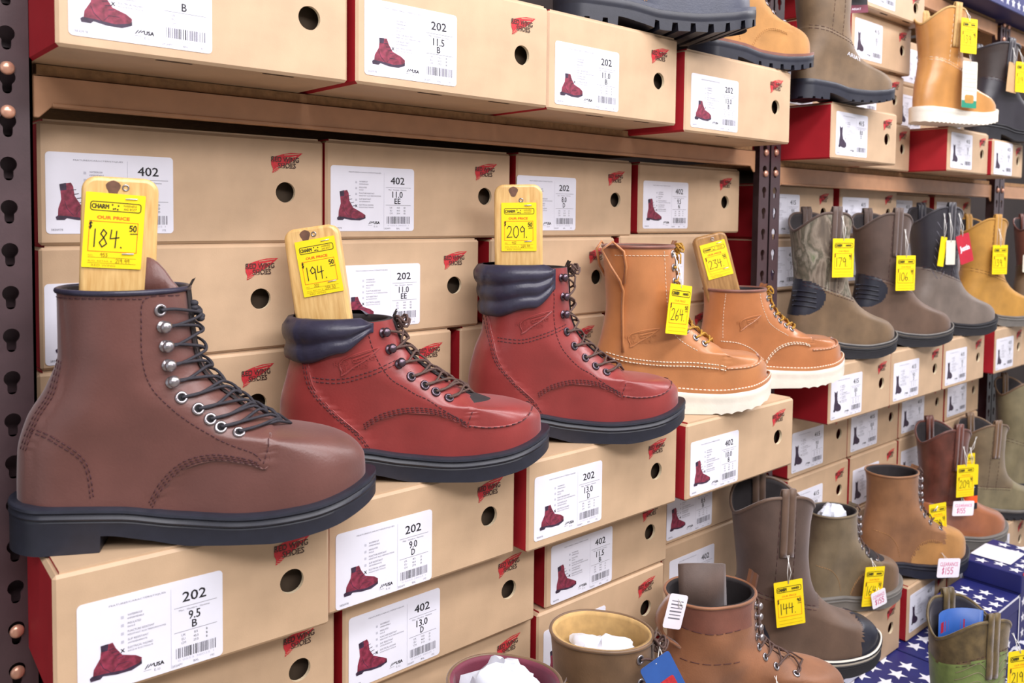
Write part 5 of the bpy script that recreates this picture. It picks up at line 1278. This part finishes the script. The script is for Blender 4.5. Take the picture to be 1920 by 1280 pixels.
tag_on(CRAZY, .16, .085, 'yellow tag draped on the crumpled brown boot at the bottom edge', price='154', cents='50', sz=.1, off=.02, group=YT)
tag_on(CR2, .05, .24, 'yellow tag seen edge-on at the far right edge', w=.03, price='149', cents='50', sz=.25, off=.02, group=YT, drz=-40)
def clearance(s, w, h):
    q = G(); put(q, 'CLEARANCE', 0, .006-h*.3, h*.2, -.0006, wd=w*.8); pen(q, '$155', -w*.3, .006-h*.82, h*.34, .0018, -.0006); q.build('card_print', M['ink_pink'], s)
WT = 'white rounded sale cards hanging under yellow tags'
tag_on(OLV, .178, .042, 'white sale card under the yellow tag of the olive-brown lace-up', w=.046, h=.04, mt='card_white', sz=.06, off=.028, extra=clearance, group=WT, roll=-12)
tag_on(PLAIN, .195, .045, 'white sale card under the yellow tag of the plain brown lace-up', w=.07, h=.05, mt='card_white', sz=.05, off=.036, extra=clearance, group=WT, roll=5)
tag_on(MAH, .10, .115, 'white sale card under the yellow tag of the mahogany boot', w=.075, h=.042, mt='card_white', sz=.13, off=.024, extra=clearance, group=WT, roll=4)
tag_on(FARB, .028, .118, 'white sale card left of the grey-brown pull-on', w=.06, h=.045, mt='card_white', sz=.14, off=.04, extra=clearance, group=WT)
def redtag(s, w, h):
    q = G(); put(q, 'Justin', 0, .006-h*.5, h*.24, -.0006, wd=w*.7, bold=.0008); q.build('card_print', M['card_white'], s)
tag_on(PULL3, .108, .215, 'red hang tag with white lettering on the black-shafted boot', w=.05, h=.085, mt='card_red', sz=.26, off=.02, extra=redtag, roll=-16, cat='hang tag', name='hang_tag')
tag_on(PULL3, .075, .205, 'white card hanging left of the red tag', w=.034, h=.07, mt='card_cream', sz=.26, off=.016, cat='hang tag', name='hang_tag')
tag_on(PULL3, .058, .212, 'yellow tag edge behind the white card on the black-shafted boot', w=.022, h=.085, sz=.26, off=.014, group=YT, roll=8)
def greentag(s, w, h):
    q = G(); q.flat(rrect(-w/2, w/2, .006-h, .006-h*.84, .002), -.0006, 0); q.flat(rrect(-w*.3, w*.3, .006-h*.9, .006-h*.72, .006), -.0008, 1)
    for k in range(3):
        r = rrect(-w*.42, w*.42, .006-h*(.2+.18*k)-h*.07, .006-h*(.2+.18*k)+.001, .002); q.stroke(r+[r[0]], .0009, -.0006, 2)
    q.build('card_print', [M['card_green'], M['wheat'], M['ink_grey']], s)
tag_on(HONEY, .130, .135, 'cream and green product card under the yellow 139 tag', w=.058, h=.125, mt='card_cream', sz=.2, off=.02, extra=greentag, cat='hang tag', name='hang_tag')
tag_on(ESP, .088, .172, 'brown card behind the yellow tag at the top right', w=.045, h=.09, mt='card_kraft', sz=.21, off=.014, roll=6, cat='hang tag', name='hang_tag')
def blackcard(s, w, h):
    q = G(); q.flat(rrect(-w/2, w/2, .006-h, .006-h*.45, .002), -.0006, 0); put(q, 'CAT', 0, .006-h*.55, h*.1, -.0008, 1, wd=w*.6); q.flat(rrect(-w/2, w/2, .006-h*.86, .006-h*.7, .001), -.0008, 2); q.build('card_print', [M['ink'], M['label'], M['neon']], s)
tag_on(MAH, .135, .18, 'yellow and black product card right of the 209 tag', w=.05, h=.13, mt='tag', sz=.22, off=.012, extra=blackcard, cat='hang tag', name='hang_tag')
def darkcard(s, w, h):
    q = G(); q.flat(rrect(-w/2, w/2, .006-h, .006-h*.7, .001), -.0006, 0); put(q, 'ARIAT', 0, .006-h*.85, h*.08, -.0008, 1, wd=w*.4); q.build('card_print', [M['maroon'], M['label']], s)
tag_on(STAMP, .16, .262, 'dark folded product card on the stamped pull-on boot', w=.075, h=.06, mt='ink', sz=.28, off=.02, extra=darkcard, cat='hang tag', name='hang_tag', roll=-8)
tag_on(STAMP, .185, .276, 'yellow tag above the dark card on the stamped boot', w=.05, h=.05, mt='tag', sz=.28, off=.03, group=YT)
def bluecard(s, w, h):
    q = G(); q.flat(rrect(-w*.3, w*.3, .006-h*.7, .006-h*.35, .004), -.0006, 0); q.build('card_print', M['logo_red'], s)
tag_on(BLUE, .155, .228, 'blue hang tag with a red emblem on the olive-brown western shoe', w=.05, h=.1, mt='card_blue', sz=.232, off=.045, extra=bluecard, cat='hang tag', name='hang_tag', roll=-28, drz=30)
def greenlabel(s, w, h):
    q = G(); q.flat([(-w*.35, .006-h*.8), (w*.35, .006-h*.8), (0, .006-h*.2)], -.0006, 0); q.build('card_print', M['card_green'], s)
tag_on(CR1, .03, .175, 'green-on-white woven label on the chestnut western boot', w=.05, h=.06, mt='card_cream', sz=.19, off=.012, extra=greenlabel, cat='hang tag', name='hang_tag')
def barlabel(s, w, h):
    q = G(); [q.stroke([(-w*.3, .006-h*(.2+.1*k)), (w*.3, .006-h*(.2+.1*k))], .0016+.0008*(k % 2), -.0006) for k in range(6)]; q.build('card_print', M['ink_grey'], s)
tag_on(CRAZY, .03, .222, 'white barcode card at the back collar of the crumpled brown boot', w=.035, h=.06, mt='card_white', sz=.205, off=.012, extra=barlabel, cat='hang tag', name='hang_tag', roll=14)
